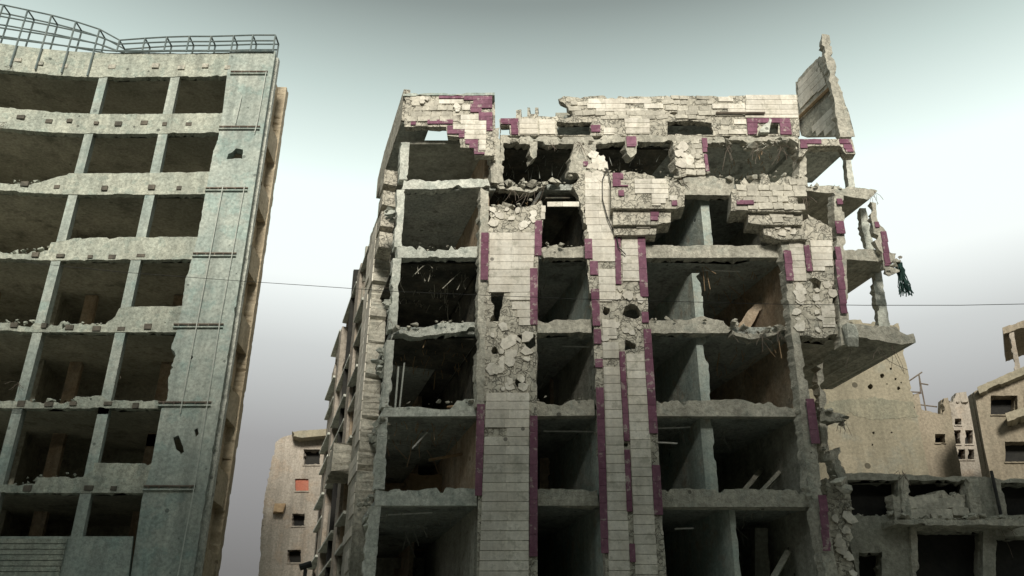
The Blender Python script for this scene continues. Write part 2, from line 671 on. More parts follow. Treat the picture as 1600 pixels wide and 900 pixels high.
# right hand balcony slabs
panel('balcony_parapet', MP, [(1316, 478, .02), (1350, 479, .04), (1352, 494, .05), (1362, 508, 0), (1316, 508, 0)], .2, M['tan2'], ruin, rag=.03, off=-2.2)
panel('balcony_slab', MP, [(1236, 508, .04), (1330, 509, .05), (1400, 514, .05), (1424, 524, .05), (1428, 538, .05), (1402, 541, .02), (1330, 528, .02), (1236, 519, 0)],
      5.2, M['conc'], ruin, rag=.03, off=.2)
panel('balcony_slab', MP, [(1310, 388, .03), (1372, 390, .04), (1400, 396, .04), (1397, 410, .02), (1320, 405, .02)], 5.0, M['conc'], ruin, rag=.02)
panel('balcony_slab', MP, [(1252, 291, .04), (1300, 290, .05), (1345, 294, .05), (1371, 298, .04), (1358, 312, .03), (1310, 304, .02), (1255, 297, 0)],
      4.5, M['conc'], ruin, rag=.03)
panel('balcony_slab', MP, [(1250, 218), (1332, 218), (1334, 225), (1252, 226)], 3.0, M['slab'], ruin, rag=.02, off=-.05)

# front beams with broken upper edges
BEAMS = [
    ([(588, 764), (745, 763), (745, 790, 0), (586, 790, 0)], 'white'),
    ([(840, 765), (934, 765), (936, 790, 0), (841, 790, 0)], 'conc'),
    ([(1031, 765), (1150, 764), (1278, 766), (1283, 792, 0), (1034, 792, 0)], 'conc'),
    ([(600, 637), (660, 636), (690, 640), (708, 634), (714, 626), (745, 624, 0), (744, 650, 0), (597, 651, 0)], 'white'),
    ([(838, 625), (860, 632), (875, 634), (890, 626), (928, 624, 0), (930, 649, 0), (839, 650, 0)], 'conc'),
    ([(1026, 626), (1160, 624), (1175, 628), (1200, 628), (1215, 636), (1252, 636, 0), (1256, 651, 0), (1026, 650, 0)], 'conc'),
    ([(612, 522), (640, 515), (660, 513), (690, 504), (720, 505), (750, 504), (750, 513), (690, 521), (640, 527), (611, 531)], 'white'),
    ([(840, 500), (856, 505), (870, 499), (895, 500), (924, 498, 0), (925, 520, .02), (840, 520, 0)], 'conc'),
    ([(1014, 500), (1080, 499), (1100, 494), (1115, 499), (1130, 502), (1147, 512), (1138, 520, .02), (1014, 521, 0)], 'conc'),
    ([(1145, 514), (1180, 522), (1205, 515), (1240, 506), (1240, 518), (1200, 526), (1175, 530), (1145, 522)], 'conc'),
    ([(620, 385), (655, 384), (662, 388), (690, 390), (705, 384), (720, 386), (752, 384, 0), (752, 402, .02), (622, 403, 0)], 'white'),
    ([(845, 388), (870, 382), (880, 388), (914, 384, 0), (915, 402, .03), (850, 403, 0)], 'conc'),
    ([(1009, 383, .015), (1218, 383, 0), (1222, 402, .015), (1009, 403, 0)], 'conc'),
    ([(631, 281), (700, 282), (762, 279, 0), (766, 292, .04), (629, 296, 0)], 'white'),
    ([(776, 286), (800, 291), (830, 293), (852, 284), (853, 292), (830, 301), (800, 297), (778, 293)], 'conc'),
    ([(1068, 279), (1110, 275), (1147, 277, 0), (1147, 305, .02), (1070, 304, 0)], 'conc'),
    ([(782, 212), (880, 214), (1000, 210), (1100, 213), (1246, 213, 0), (1250, 222, .05), (1110, 224), (1000, 221), (900, 226), (782, 224, 0)], 'conc'),
]
for poly, mt in BEAMS:
    panel('floor_beam', MP, poly, .34, M[mt], ruin, rag=.055, step=.22)

# slender front columns
COLS = [
    ([(626, 222), (640, 222), (637, 280), (624, 280)], 0), ([(620, 296), (633, 296), (628, 385), (616, 385)], 0),
    ([(614, 403), (627, 403), (620, 512), (606, 515)], 0), ([(604, 531), (616, 531), (610, 636), (596, 636)], 0),
    ([(591, 652), (606, 652), (601, 764), (585, 764)], 0), ([(578, 791), (595, 791), (585, 915), (566, 915)], 0),
    ([(566, 926), (585, 926), (558, 1239), (536, 1239)], 0),
    ([(752, 300, .05), (764, 306), (762, 455), (757, 640, .03), (744, 640), (748, 455)], .36),
    ([(1216, 365, .05), (1228, 366), (1242, 510), (1258, 600), (1266, 650), (1279, 760), (1292, 830), (1305, 900), (1355, 1239, 0), (1333, 1239), (1286, 900), (1272, 830),
      (1259, 760), (1248, 650), (1243, 600), (1231, 510)], .34),
    ([(1299, 308, .05), (1314, 311), (1318, 400), (1319, 430), (1322, 500), (1323, 545, .06), (1310, 545), (1303, 430)], .36),
    ([(764, 205), (781, 201), (783, 287), (768, 287)], .1),
]
for poly, off in COLS:
    panel('column', MP, poly, .42, M['white'] if poly[0][0] < 640 else M['conc'], ruin, rag=.03, off=off - .02)
DP = Plane(0, MD + .9)
for poly in ([(1343, 325), (1353, 325), (1367, 391), (1352, 391)], [(1361, 411), (1375, 411), (1391, 512), (1374, 512)], [(1320, 240), (1328, 240), (1336, 292), (1326, 292)]):
    panel('column', DP, poly, .4, M['white'], ruin, rag=.03)

# tiled piers ---------------------------------------------------------------
PP = Plane(0, MD - .3, 1, 0)
pa = panel('tiled_pier', PP, [(764, 335, .1), (780, 319, .12), (800, 328, .12), (822, 323, .12), (846, 313, .05), (850, 330, .04), (841, 400, .03), (839, 500, .03), (839, 640, .0),
                              (840, 900, 0), (842, 1239, 0), (737, 1239, 0), (748, 735, 0), (752, 640, .02), (755, 500, .03), (757, 365, .05)], .55, M['bed'], ruin,
           holes=[blob(773, 548, 5, 7), blob(813, 598, 10, 8), [(767, 457), (788, 455), (786, 478), (779, 502), (766, 502)], [(806, 523, .03), (836, 522, .03), (837, 540, .03), (826, 548, .03), (818, 536, .03)]], rag=.04)
tiles(PP, [[(765, 366), (836, 364), (833, 430), (831, 470), (800, 470), (792, 452), (764, 455)], [(800, 472), (830, 472), (829, 510), (812, 508), (808, 490), (800, 488)],
           [(760, 614), (827, 614), (826, 930), (747, 930)]], pa, .02, ch=.34, tw=.95, miss=.02)
tiles(PP, [[(836, 325), (848, 325), (846, 400), (835, 400)], [(828, 420), (840, 420), (840, 508), (828, 508)], [(828, 650), (840, 650), (840, 870), (827, 870)],
           [(745, 632), (758, 632), (753, 775), (742, 775)]], pa, .035, purple=True, tall=.62, tw=.6, miss=.05)
tiles(PP, [[(752, 366), (764, 366), (763, 440), (751, 440)]], pa, .13, purple=True, tall=.5, tw=.6)
tiles(PP, [[(846, 322), (853, 322), (851, 345), (845, 345)], [(855, 318), (905, 316), (905, 322), (855, 324)]], pa, .03, miss=0)
shards(PP, [(768, 328), (838, 328), (836, 362), (768, 362)], pa, .02, 16, (.15, .5))
shards(PP, [(768, 505), (825, 512), (826, 610), (764, 610)], pa, .02, 24, (.2, .6))

pb = panel('tiled_pier', PP, [(903, 305, .05), (893, 288, .1), (905, 268, .1), (930, 263, .1), (957, 270, .02), (1006, 356, .02), (1012, 465, .03), (1014, 520, .03), (1028, 680, .02), (1034, 800, .02),
                              (1042, 900, 0), (1066, 1239, 0), (961, 1239, 0), (947, 900, 0), (939, 760, .02), (932, 640, .02), (926, 500, .03), (915, 400, .05), (910, 330, .05)], .55, M['bed'], ruin,
           holes=[blob(947, 486, 6, 7), blob(988, 488, 14, 12, 12), [(977, 530, .02), (994, 538, .02), (992, 546, .02), (976, 548, .02)], blob(978, 695, 4, 4), blob(917, 330, 5, 7)], rag=.04)
tiles(PP, [[(914, 276), (955, 282), (960, 360), (962, 470), (937, 472), (934, 408), (926, 405), (914, 340)], [(971, 368), (996, 366), (1000, 440), (973, 440)],
           [(940, 500), (962, 500), (964, 530), (942, 530)],
           [(941, 535), (966, 535), (975, 705), (983, 850), (985, 930), (952, 930), (944, 605)], [(978, 553), (1006, 553), (1016, 690), (1022, 805), (1030, 930), (994, 930), (985, 700)]],
      pb, .02, ch=.34, tw=.7, miss=.03)
tiles(PP, [[(913, 374), (925, 374), (926, 405), (914, 405)], [(921, 409), (934, 409), (938, 510), (926, 510)], [(927, 515), (939, 515), (942, 575), (930, 575)],
           [(931, 606), (943, 606), (951, 865), (939, 865)], [(960, 366), (969, 366), (971, 445), (962, 445)], [(967, 550), (976, 550), (984, 690), (975, 690)],
           [(975, 703), (984, 703), (988, 800), (979, 800)], [(983, 850), (992, 850), (995, 930), (986, 930)], [(995, 358), (1007, 358), (1013, 465), (1000, 465)],
           [(1002, 488), (1013, 488), (1014, 505), (1003, 505)], [(1005, 515), (1017, 515), (1028, 678), (1014, 678)], [(1018, 727), (1031, 727), (1036, 805), (1022, 805)]],
      pb, .04, purple=True, tall=.62, tw=.6, miss=.04)
shards(PP, [(965, 450), (1000, 450), (1002, 470), (966, 470)], pb, .02, 7, (.2, .45))
shards(PP, [(940, 500), (1000, 505), (1000, 528), (942, 528)], pb, .02, 8, (.2, .45))
shards(PP, [(912, 268), (950, 268), (950, 282), (912, 282)], pb, .02, 8, (.2, .45))

pc = panel('tiled_pier', PP, [(1228, 372, .05), (1240, 350, .08), (1262, 335, .08), (1300, 356, .03), (1303, 430, .03), (1306, 522, .08), (1290, 528, .08), (1244, 522, .03), (1236, 470, .03), (1230, 420, .03)], .5, M['bed'], ruin,
           holes=[[(1258, 438), (1272, 434), (1284, 440), (1281, 452), (1270, 451)]], rag=.05)
tiles(PP, [[(1232, 378), (1254, 378), (1260, 440), (1238, 440)], [(1265, 376), (1299, 376), (1301, 418), (1270, 424)], [(1282, 475), (1303, 475), (1305, 512), (1285, 510)]], pc, .02, ch=.3, tw=.75, miss=.05)
tiles(PP, [[(1223, 394), (1235, 394), (1239, 441), (1227, 441)]], pc, .13, purple=True, tall=.6)
tiles(PP, [[(1255, 384), (1264, 384), (1269, 426), (1260, 426)]], pc, .05, purple=True, tall=.6)
shards(PP, [(1240, 445), (1300, 440), (1303, 520), (1244, 518)], pc, .02, 20, (.2, .55))
tiles(PP, [[(1304, 350), (1318, 348), (1318, 365), (1311, 372), (1314, 414), (1304, 414)], [(1304, 415), (1316, 413), (1322, 490), (1312, 492)], [(1306, 313), (1315, 313), (1315, 322), (1306, 322)],
           [(1257, 625), (1270, 625), (1280, 695), (1266, 695)], [(1277, 775), (1290, 775), (1296, 862), (1284, 862)]], pc, .13, purple=True, tall=.6)

# stepped corbelled panels over the big right-hand openings -------------------
KP = Plane(0, MD - .9)
K2 = Plane(0, MD - .72)
K3 = Plane(0, MD - .55)
k1 = panel('corbel_panel', KP, [(955, 272, .06), (985, 268, .06), (1040, 279, .06), (1071, 292, .03), (1070, 322, .04), (1056, 326, 0), (955, 325, 0)], 1.0, M['bed'], ruin, rag=.04)
panel('corbel_panel', K2, [(958, 326, 0), (1048, 326, 0), (1048, 347, .02), (1026, 351, 0), (958, 351, 0)], .8, M['bed'], ruin, rag=.02)
panel('corbel_panel', K3, [(958, 351, 0), (1026, 351, 0), (1025, 366, .02), (996, 367, 0), (960, 367, 0)], .6, M['bed'], ruin, rag=.02)
tiles(KP, [[(991, 280), (1044, 284), (1044, 312), (1030, 322), (1018, 322), (1018, 306), (992, 306)], [(1046, 306), (1058, 306), (1058, 314), (1046, 314)]], k1, .02, ch=.24, tw=.6, miss=.06)
tiles(KP, [[(957, 273), (988, 271), (988, 280), (981, 292), (957, 292)], [(966, 298), (976, 298), (974, 307), (966, 307)], [(1049, 314), (1058, 314), (1058, 322), (1049, 322)]], k1, .03, ch=.3, tw=.45, purple=True, miss=.1)
tiles(K2, [[(1016, 335), (1030, 332), (1028, 342), (1016, 345)]], k1, .03, ch=.2, tw=.4, purple=True, miss=0)
tiles(K3, [[(994, 350), (1016, 350), (1016, 357), (994, 357)]], k1, .03, ch=.3, tw=.4, miss=0)
k2 = panel('corbel_panel', KP, [(1143, 295, .04), (1163, 277, .1), (1200, 272, .1), (1252, 280, .05), (1256, 300, .1), (1254, 331, .02), (1142, 329, 0)], 1.0, M['bed'], ruin, rag=.04)
panel('corbel_panel', K2, [(1169, 329, 0), (1254, 331, 0), (1254, 351, 0), (1191, 351, .02), (1169, 348, 0)], .8, M['bed'], ruin, rag=.02)
panel('corbel_panel', K3, [(1191, 351, 0), (1254, 351, .05), (1262, 374, .05), (1218, 374, .03), (1194, 367, 0)], .6, M['bed'], ruin, rag=.02)
stones(KP, [(1150, 290), (1252, 283), (1252, 328), (1146, 326)], k2, .04, .45, .3, .12)
stones(K2, [(1172, 331), (1252, 332), (1252, 349), (1192, 349), (1172, 346)], k2, .03, .5, .28, .35)
shards(K3, [(1194, 352), (1252, 352), (1252, 370), (1200, 368)], k2, .02, 5, (.2, .45))
tiles(KP, [[(1150, 315), (1178, 315), (1176, 321), (1158, 323), (1150, 321)]], k2, .1, ch=.2, tw=.4, purple=True, miss=.1)

# upper storey: broken posts between the openings ------------------------------
for poly, mt in [([(897, 224), (930, 222), (931, 270), (888, 270), (892, 245)], 'conc'), ([(1050, 221), (1098, 220), (1106, 272), (1062, 278), (1054, 250)], 'bed'),
                 ([(977, 214), (996, 214), (994, 240), (985, 247), (979, 238)], 'conc'), ([(827, 222), (839, 222), (838, 246), (832, 250), (828, 244)], 'conc'),
                 ([(1240, 222), (1258, 222), (1262, 292), (1246, 292), (1250, 250)], 'conc'), ([(782, 222), (786, 222), (788, 290), (780, 290)], 'conc')]:
    p = panel('broken_post', MP, poly, .5, M[mt], ruin, rag=.06, off=.05, step=.2)
    if mt == 'bed':
        stones(MP, [(1078, 222), (1097, 222), (1104, 270), (1070, 274)], p, .09, .36, .26, .2)
        shards(MP, [(1056, 222), (1080, 222), (1080, 274), (1064, 274)], p, .07, 12, (.25, .6))
        tiles(MP, [[(1096, 218), (1105, 218), (1104, 240), (1097, 240)], [(1099, 243), (1104, 243), (1108, 270), (1102, 270)]], p, .1, purple=True, tall=.5)
    if poly[0][0] == 977:
        tiles(MP, [[(978, 215), (995, 215), (993, 231), (979, 231)]], p, .08, purple=True, tall=.45, tw=.4)
    if poly[0][0] == 897:
        tiles(MP, [[(911, 242), (919, 242), (919, 261), (911, 261)]], p, .08, purple=True, tall=.4, tw=.4)
        shards(MP, [(920, 240), (942, 250), (942, 266), (920, 266)], p, .1, 6, (.3, .6))

# parapet wall -------------------------------------------------------------------
WP = Plane(0, MD + .1)
wp = panel('parapet_wall', WP, [(780, 186, .02), (806, 184, .02), (806, 172, .02), (815, 171, .02), (815, 183, .02), (824, 182, .01), (824, 168, .01), (828, 168, .01), (828, 178, .01), (836, 178, .01), (836, 168, .01), (841, 168, .01), (841, 181, .05),
                                (868, 182, .05), (895, 180, .1), (884, 164, .1), (872, 155, .05), (880, 150, .05), (1100, 150, .03), (1246, 148, 0), (1250, 212, 0), (782, 212, 0)], .3, M['bed'], ruin,
           holes=[[(870, 190, .06), (900, 192, .08), (926, 191, .04), (922, 211, .03), (872, 211, .05)], [(1043, 190, .04), (1078, 188, .04), (1112, 192, .05), (1114, 211, .02), (1043, 211, .03)],
                  [(1196, 194, .02), (1216, 194, .02), (1216, 210, .02), (1196, 210, .02)], [(781, 196, .02), (796, 196, .02), (798, 211, .03), (782, 211, .03)], blob(1053, 177, 6, 2.5)], rag=.04)
tiles(WP, [[(1165, 151), (1244, 149), (1247, 185), (1164, 185)], [(1146, 187), (1165, 187), (1166, 211), (1148, 211)], [(811, 187), (840, 186), (840, 211), (812, 211)], [(842, 187), (867, 187), (868, 211), (843, 211)],
           [(920, 155), (1000, 155), (1036, 163), (1036, 170), (990, 175), (916, 172)], [(1112, 165), (1164, 163), (1164, 180), (1118, 182)], [(975, 185), (1015, 187), (1015, 210), (978, 210)],
           [(943, 200), (960, 200), (960, 211), (943, 211)], [(1122, 152), (1145, 152), (1145, 160), (1122, 160)]], wp, .02, ch=.27, tw=.8, miss=.07)
tiles(WP, [[(1166, 186), (1234, 186), (1234, 193), (1167, 193)], [(1167, 193), (1184, 193), (1182, 211), (1168, 211)], [(1218, 193), (1235, 193), (1237, 211), (1219, 211)],
           [(782, 186), (810, 186), (810, 195), (782, 195)], [(798, 195), (810, 195), (810, 211), (799, 211)], [(922, 196), (938, 196), (938, 206), (924, 207)]], wp, .03, ch=.24, tw=.5, purple=True, miss=.03)
stones(WP, [(886, 157), (918, 156), (915, 174), (1036, 174), (1040, 165), (1120, 165), (1120, 185), (1040, 187), (940, 184), (900, 178)], wp, .04, .45, .24, .15)
stones(WP, [(1005, 152), (1118, 152), (1112, 163), (1040, 162)], wp, .04, .45, .22, .12)
stones(WP, [(1116, 188), (1145, 188), (1146, 211), (1118, 211)], wp, .04, .42, .26, .15)
o = panel('attic_back_wall', Plane(0, MD + 2.6), [(868, 176), (1248, 176), (1248, 214), (868, 214)], .2, M['plaster'], ruin, rag=0)
o = panel('attic_roof', MP, [(884, 170), (1246, 170), (1246, 174), (884, 174)], 3.5, M['slab'], ruin, rag=0, off=-.45)
tube('shelf_angle', [WP.pt(*WP.uv(1118, 179), .12), WP.pt(*WP.uv(1194, 179), .12)], .05, M['rust'], ruin)
# tilted slab in the small window
panel('fallen_panel', WP, [(1184, 209), (1200, 190), (1204, 192), (1200, 212), (1186, 212)], .25, M['white'], ruin, rag=.02, off=.25)

# top-left corner block ------------------------------------------------------------
TP = Plane(0, MD - .55)
tl = panel('corner_parapet', TP, [(632, 150, .02), (770, 149, .02), (772, 243, .02), (742, 243, .02), (741, 231, .02), (719, 230, .02), (718, 214, .02), (699, 212, .02), (697, 198, .02), (632, 198, .02)], .32, M['bed'], ruin, rag=.02,
           holes=[[(736, 201, .02), (744, 201, .02), (743, 209, .02), (737, 209, .02)]])
panel('sunlit_edge_strip', MP, [(636, 209), (700, 209), (700, 217), (635, 217)], .3, M['orange'], ruin, rag=.03, off=-1.2)  # added strip; its ochre colour stands in for sunlight on the slab edge
panel('coping', TP, [(630, 147), (773, 146), (773, 150), (630, 151)], .5, M['left'], ruin, rag=.02, off=.06)
panel('parapet_return', TP, [(766, 152, 0), (773, 152, 0), (774, 243, .02), (768, 243, 0)], 1.6, M['bed'], ruin, rag=.02, off=-.34, ext=Vector((-.1, 1.6, 0)))
tiles(TP, [[(686, 156), (724, 157), (722, 163), (686, 163)], [(722, 164), (735, 164), (734, 173), (722, 173)], [(720, 180), (748, 180), (748, 188), (760, 188), (759, 236), (748, 236), (748, 219), (726, 216), (726, 204), (708, 202), (708, 195), (720, 194)]], tl, .02, ch=.26, tw=.55, miss=.02)
tiles(TP, [[(725, 152), (769, 151), (770, 205), (760, 205), (760, 187), (748, 187), (748, 179), (735, 179), (735, 163), (725, 161)], [(686, 151), (725, 151), (725, 155), (686, 155)], [(668, 188), (708, 190), (708, 195), (668, 195)],
           [(699, 197), (708, 197), (708, 203), (726, 205), (726, 216), (717, 214), (717, 210), (699, 210)], [(727, 219), (747, 219), (747, 236), (758, 238), (757, 242), (741, 242), (740, 230), (727, 228)], [(642, 191), (650, 191), (650, 196), (642, 196)]],
      tl, .035, ch=.22, tw=.45, purple=True, miss=.02)
stones(TP, [(634, 154), (684, 154), (686, 164), (720, 166), (718, 188), (634, 190)], tl, .04, .4, .26, .08)
for (a, b) in ((657, 668), (709, 720)):
    y = 156 if a < 700 else 168
    shards(TP, [(a, y), (b, y), (b, y + 7), (a, y + 7)], tl, .09, 3, (.2, .4))

# right-hand corner frame and the leaning fin wall -----------------------------------
rf = panel('corner_header', PP, [(1249, 217, .03), (1331, 217, .02), (1337, 240, .03), (1322, 241, .03), (1313, 228, .02), (1266, 228, .03), (1254, 244, .06), (1248, 246, .03)], .45, M['bed'], ruin, rag=.03)
tiles(PP, [[(1250, 218), (1329, 218), (1329, 226), (1262, 226), (1258, 238), (1250, 240)], [(1316, 226), (1330, 226), (1334, 238), (1322, 238)]], rf, .02, ch=.24, tw=.45, purple=True, miss=.08)
_fu = MP.uv(1322, 213)[0]
FP = Plane(_fu, MD, T, -1.0)         # runs back into the block; its left face is seen
finpoly = [(1243, 128, .03), (1262, 106, .03), (1280, 88, .06), (1289, 96, .05), (1294, 122, .03), (1303, 131, .02), (1327, 212, .0), (1252, 212, 0), (1246, 190, .03)]
fin = panel('fin_wall', FP, finpoly, .3, M['conc'], ruin, rag=.03)
tiles(FP, [[(1248, 130), (1278, 98), (1288, 120), (1292, 132), (1252, 168), (1248, 164)], [(1270, 200), (1298, 158), (1303, 168), (1318, 208), (1270, 209)]], fin, .02, ch=.36, tw=.9, miss=.08)
sh = [FP.pt(*FP.uv(1246, 190), .12), FP.pt(*FP.uv(1301, 137), .12)]
tube('ledge', sh, .09, M['wood'], ruin)
panel('broken_post', PP, [(1284, 53, .04), (1296, 55, .04), (1300, 80, .05), (1307, 104, .05), (1305, 118, .04), (1311, 124, .04), (1308, 132, .03), (1315, 150, .05), (1322, 190, .05), (1331, 214, 0), (1312, 214, .05), (1304, 160, .05),
                          (1296, 122, .05), (1288, 84, .05), (1284, 70, .04)], .4, M['conc'], ruin, rag=.04, step=.2)

# partitions and rooms ---------------------------------------------------------------
PART = [(1096, 1109, 296, 383, 'cyan', .03), (1084, 1097, 424, 500, 'cyan', .06), (1090, 1106, 522, 626, 'cyan', .05), (1097, 1116, 651, 766, 'cyan', .03), (1143, 1152, 792, 913, 'cyan', .02),
        (1222, 1230, 296, 383, 'plaster', 0), (1226, 1236, 404, 508, 'orange', 0), (1244, 1252, 521, 636, 'orange', 0), (1250, 1260, 651, 766, 'plaster', 0), (1268, 1280, 792, 913, 'plaster', 0),
        (921, 930, 404, 498, 'cyan', 0), (928, 936, 521, 624, 'plaster', 0), (934, 942, 651, 766, 'cyan', 0), (940, 950, 792, 913, 'cyan', 0), (912, 920, 296, 384, 'soot', 0),
        (757, 766, 223, 281, 'orange', .03), (754, 764, 296, 384, 'orange', 0), (752, 760, 404, 505, 'soot', 0), (750, 758, 521, 625, 'soot', 0), (745, 754, 652, 764, 'orange', 0), (742, 750, 792, 913, 'plaster', 0)]
for xa, xb, yt, yb, mt, rg in PART:
    k = (yb + 2410) / (yt + 2410)
    panel('partition_wall', MP, [(xa, yt - 6, 0), (xb, yt - 6, rg), (818 + (xb - 818) * k, yb, 0), (818 + (xa - 818) * k, yb, 0)], 8.3, M[mt], ruin, rag=rg, off=-.5, step=.2)
lv = [925, 790, 650, 520, 402, 294, 222]
BK = ['plaster', 'orange', 'orange', 'soot', 'plaster', 'plaster']
for i in range(6):
    z0, z1 = zf(lv[i]), zf(lv[i + 1])
    hs = []
    for c in (-6.0, -1.6, 2.6, 5.4):
        a = c + R.uniform(-.5, .5)
        hs.append([(a, z0 + .25, 0), (a + 1.0, z0 + .25, 0), (a + 1.0, z0 + 2.2, 0), (a, z0 + 2.2, 0)])
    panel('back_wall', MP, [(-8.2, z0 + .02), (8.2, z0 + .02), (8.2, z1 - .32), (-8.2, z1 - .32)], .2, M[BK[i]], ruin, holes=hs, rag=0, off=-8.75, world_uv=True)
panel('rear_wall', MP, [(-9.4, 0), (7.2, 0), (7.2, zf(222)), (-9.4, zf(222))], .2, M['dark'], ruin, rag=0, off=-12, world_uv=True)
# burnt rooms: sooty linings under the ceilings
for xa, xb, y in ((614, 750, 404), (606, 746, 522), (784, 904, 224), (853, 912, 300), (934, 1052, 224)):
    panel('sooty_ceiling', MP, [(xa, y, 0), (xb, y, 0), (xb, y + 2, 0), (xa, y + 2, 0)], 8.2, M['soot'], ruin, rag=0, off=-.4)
# wall stubs inside the rooms
for (xa, xb, yt, yb, dpt, mt) in [(705, 730, 716, 766, 5, 'orange'), (1020, 1034, 600, 628, 6, 'orange'), (1060, 1076, 596, 628, 6, 'orange'), (1170, 1190, 478, 515, 4, 'orange'), (860, 880, 590, 630, 5, 'orange'),
                                  (843, 858, 716, 768, 4, 'orange'), (1076, 1090, 708, 768, 5, 'orange'), (1190, 1210, 690, 768, 4, 'plaster'), (1180, 1200, 826, 915, 2.5, 'plaster'), (640, 690, 740, 768, 6, 'wood')]:
    q = Plane(0, MD + dpt)
    panel('wall_stub', q, [(xa, yt, .05), (xb, yt, .05), (xb + 2, yb, 0), (xa, yb, 0)], .25, M[mt], ruin, rag=.05)
# sloping stair flight seen in the right bay
SPn = Plane(0, MD + 2.2)
panel('stair_flight', SPn, [(1146, 515), (1168, 486), (1222, 440), (1226, 452), (1186, 486), (1170, 516)], 1.2, M['orange'], ruin, rag=.04)

# rubble, shards and wires on the broken edges
for line, n, sz in [([(612, 520), (690, 506), (748, 506)], 26, (.06, .16)), ([(600, 636), (745, 628)], 14, (.05, .13)), ([(1015, 500), (1147, 508), (1180, 522), (1240, 510)], 40, (.06, .18)),
                    ([(778, 288), (852, 290)], 30, (.06, .2)), ([(860, 290), (905, 274), (955, 268)], 26, (.08, .22)), ([(955, 268), (1040, 278), (1075, 288)], 24, (.06, .16)),
                    ([(1100, 275), (1150, 285), (1200, 273), (1250, 280)], 26, (.06, .2)), ([(782, 222), (900, 226), (1000, 222)], 40, (.05, .14)), ([(1110, 224), (1180, 232), (1246, 222)], 50, (.08, .22)),
                    ([(766, 330), (800, 326), (846, 314)], 24, (.08, .2)), ([(1240, 512), (1330, 510), (1424, 524)], 26, (.05, .13)), ([(1255, 292), (1370, 300)], 22, (.05, .12)),
                    ([(840, 626), (928, 626)], 8, (.05, .1)), ([(845, 386), (914, 386)], 12, (.05, .12)), ([(1255, 640), (1290, 645), (1320, 660)], 26, (.08, .2)), ([(1285, 700), (1310, 760), (1330, 800)], 30, (.1, .25)),
                    ([(620, 386), (752, 386)], 12, (.05, .12)), ([(600, 655), (575, 690), (610, 640)], 18, (.06, .18)), ([(590, 770), (560, 800)], 14, (.06, .2))]:
    rubble('rubble', MP, line, n, sz, M['conc'], ruin)
for px, n, L in [([(800, 300), (830, 300), (850, 296)], 14, 1.2), ([(1180, 232), (1220, 232), (1140, 230)], 20, 1.2), ([(1330, 545), (1370, 545), (1395, 542)], 7, 1.6), ([(1368, 300), (1360, 306)], 6, .9),
                 ([(1150, 518), (1190, 526), (1215, 520)], 12, .9), ([(860, 226), (905, 226)], 14, .8), ([(1240, 330), (1255, 345), (1256, 310)], 16, .8), ([(756, 470), (758, 480)], 6, .6), ([(600, 450), (608, 500), (596, 600)], 10, .8),
                 ([(1310, 650), (1318, 660)], 10, .9), ([(1070, 290), (1065, 282)], 8, .7)]:
    strands('bent_rebar', MP, px, n, L, M['rust'], ruin)
WPt = lambda px, py, o=.45: MP.pt(*MP.uv(px, py), o)
tube('dangling_cable', [WPt(947, 272), WPt(940, 290), WPt(940, 320), WPt(948, 350), WPt(958, 372)], .022, M['wire'], ruin)
tube('dangling_cable', [WPt(948, 274), WPt(953, 300), WPt(957, 340), WPt(960, 370), WPt(965, 395), WPt(976, 406)], .022, M['wire'], ruin)
for a, b in (((1108, 406), (1164, 408)), ((880, 527), (925, 528)), ((1031, 680), (1064, 682)), ((640, 690), (664, 664)), ((1030, 658), (1085, 656)), ((850, 662), (930, 663)), ((1060, 818), (1090, 817)), ((598, 796), (672, 792))):
    tube('lamp_tube', [WPt(*a, -.9), WPt(*b, -.9)], .032, M['tube'], ruin, 6)

# torn wiring, laths and plaster flakes hanging from the ceilings
for (xa, xb, y, n, mt) in ((620, 745, 406, 70, 'conc'), (612, 740, 524, 40, 'wood'), (606, 735, 656, 30, 'wood'), (790, 900, 226, 40, 'slab'), (940, 1048, 226, 26, 'slab'), (1110, 1240, 226, 50, 'wood'), (1100, 1220, 406, 30, 'wood'),
                           (1120, 1235, 528, 26, 'wood'), (850, 920, 406, 14, 'plaster'), (845, 925, 524, 14, 'plaster'), (600, 735, 796, 16, 'plaster'), (1040, 1250, 656, 20, 'plaster'), (1165, 1265, 796, 16, 'plaster'), (782, 850, 302, 24, 'wood')):
    lines = []
    for _ in range(n):
        u, z = MP.uv(R.uniform(xa, xb), y)
        dp = R.uniform(.4, 4.5)
        p = MP.pt(u, z, -dp) + Vector((-T * dp * .6, 0, .1))
        L_ = R.choice((.15, .25, .4, .8)) * R.uniform(.7, 1.3)
        q = p + Vector((R.gauss(0, .35) * L_, R.gauss(0, .3) * L_, -L_))
        lines.append([p, (p + q) / 2 + Vector((R.gauss(0, .05), R.gauss(0, .05), 0)), q])
    o = tubes('hanging_laths', lines, .016, M[mt], ruin, 4)
    o['kind'] = 'stuff'
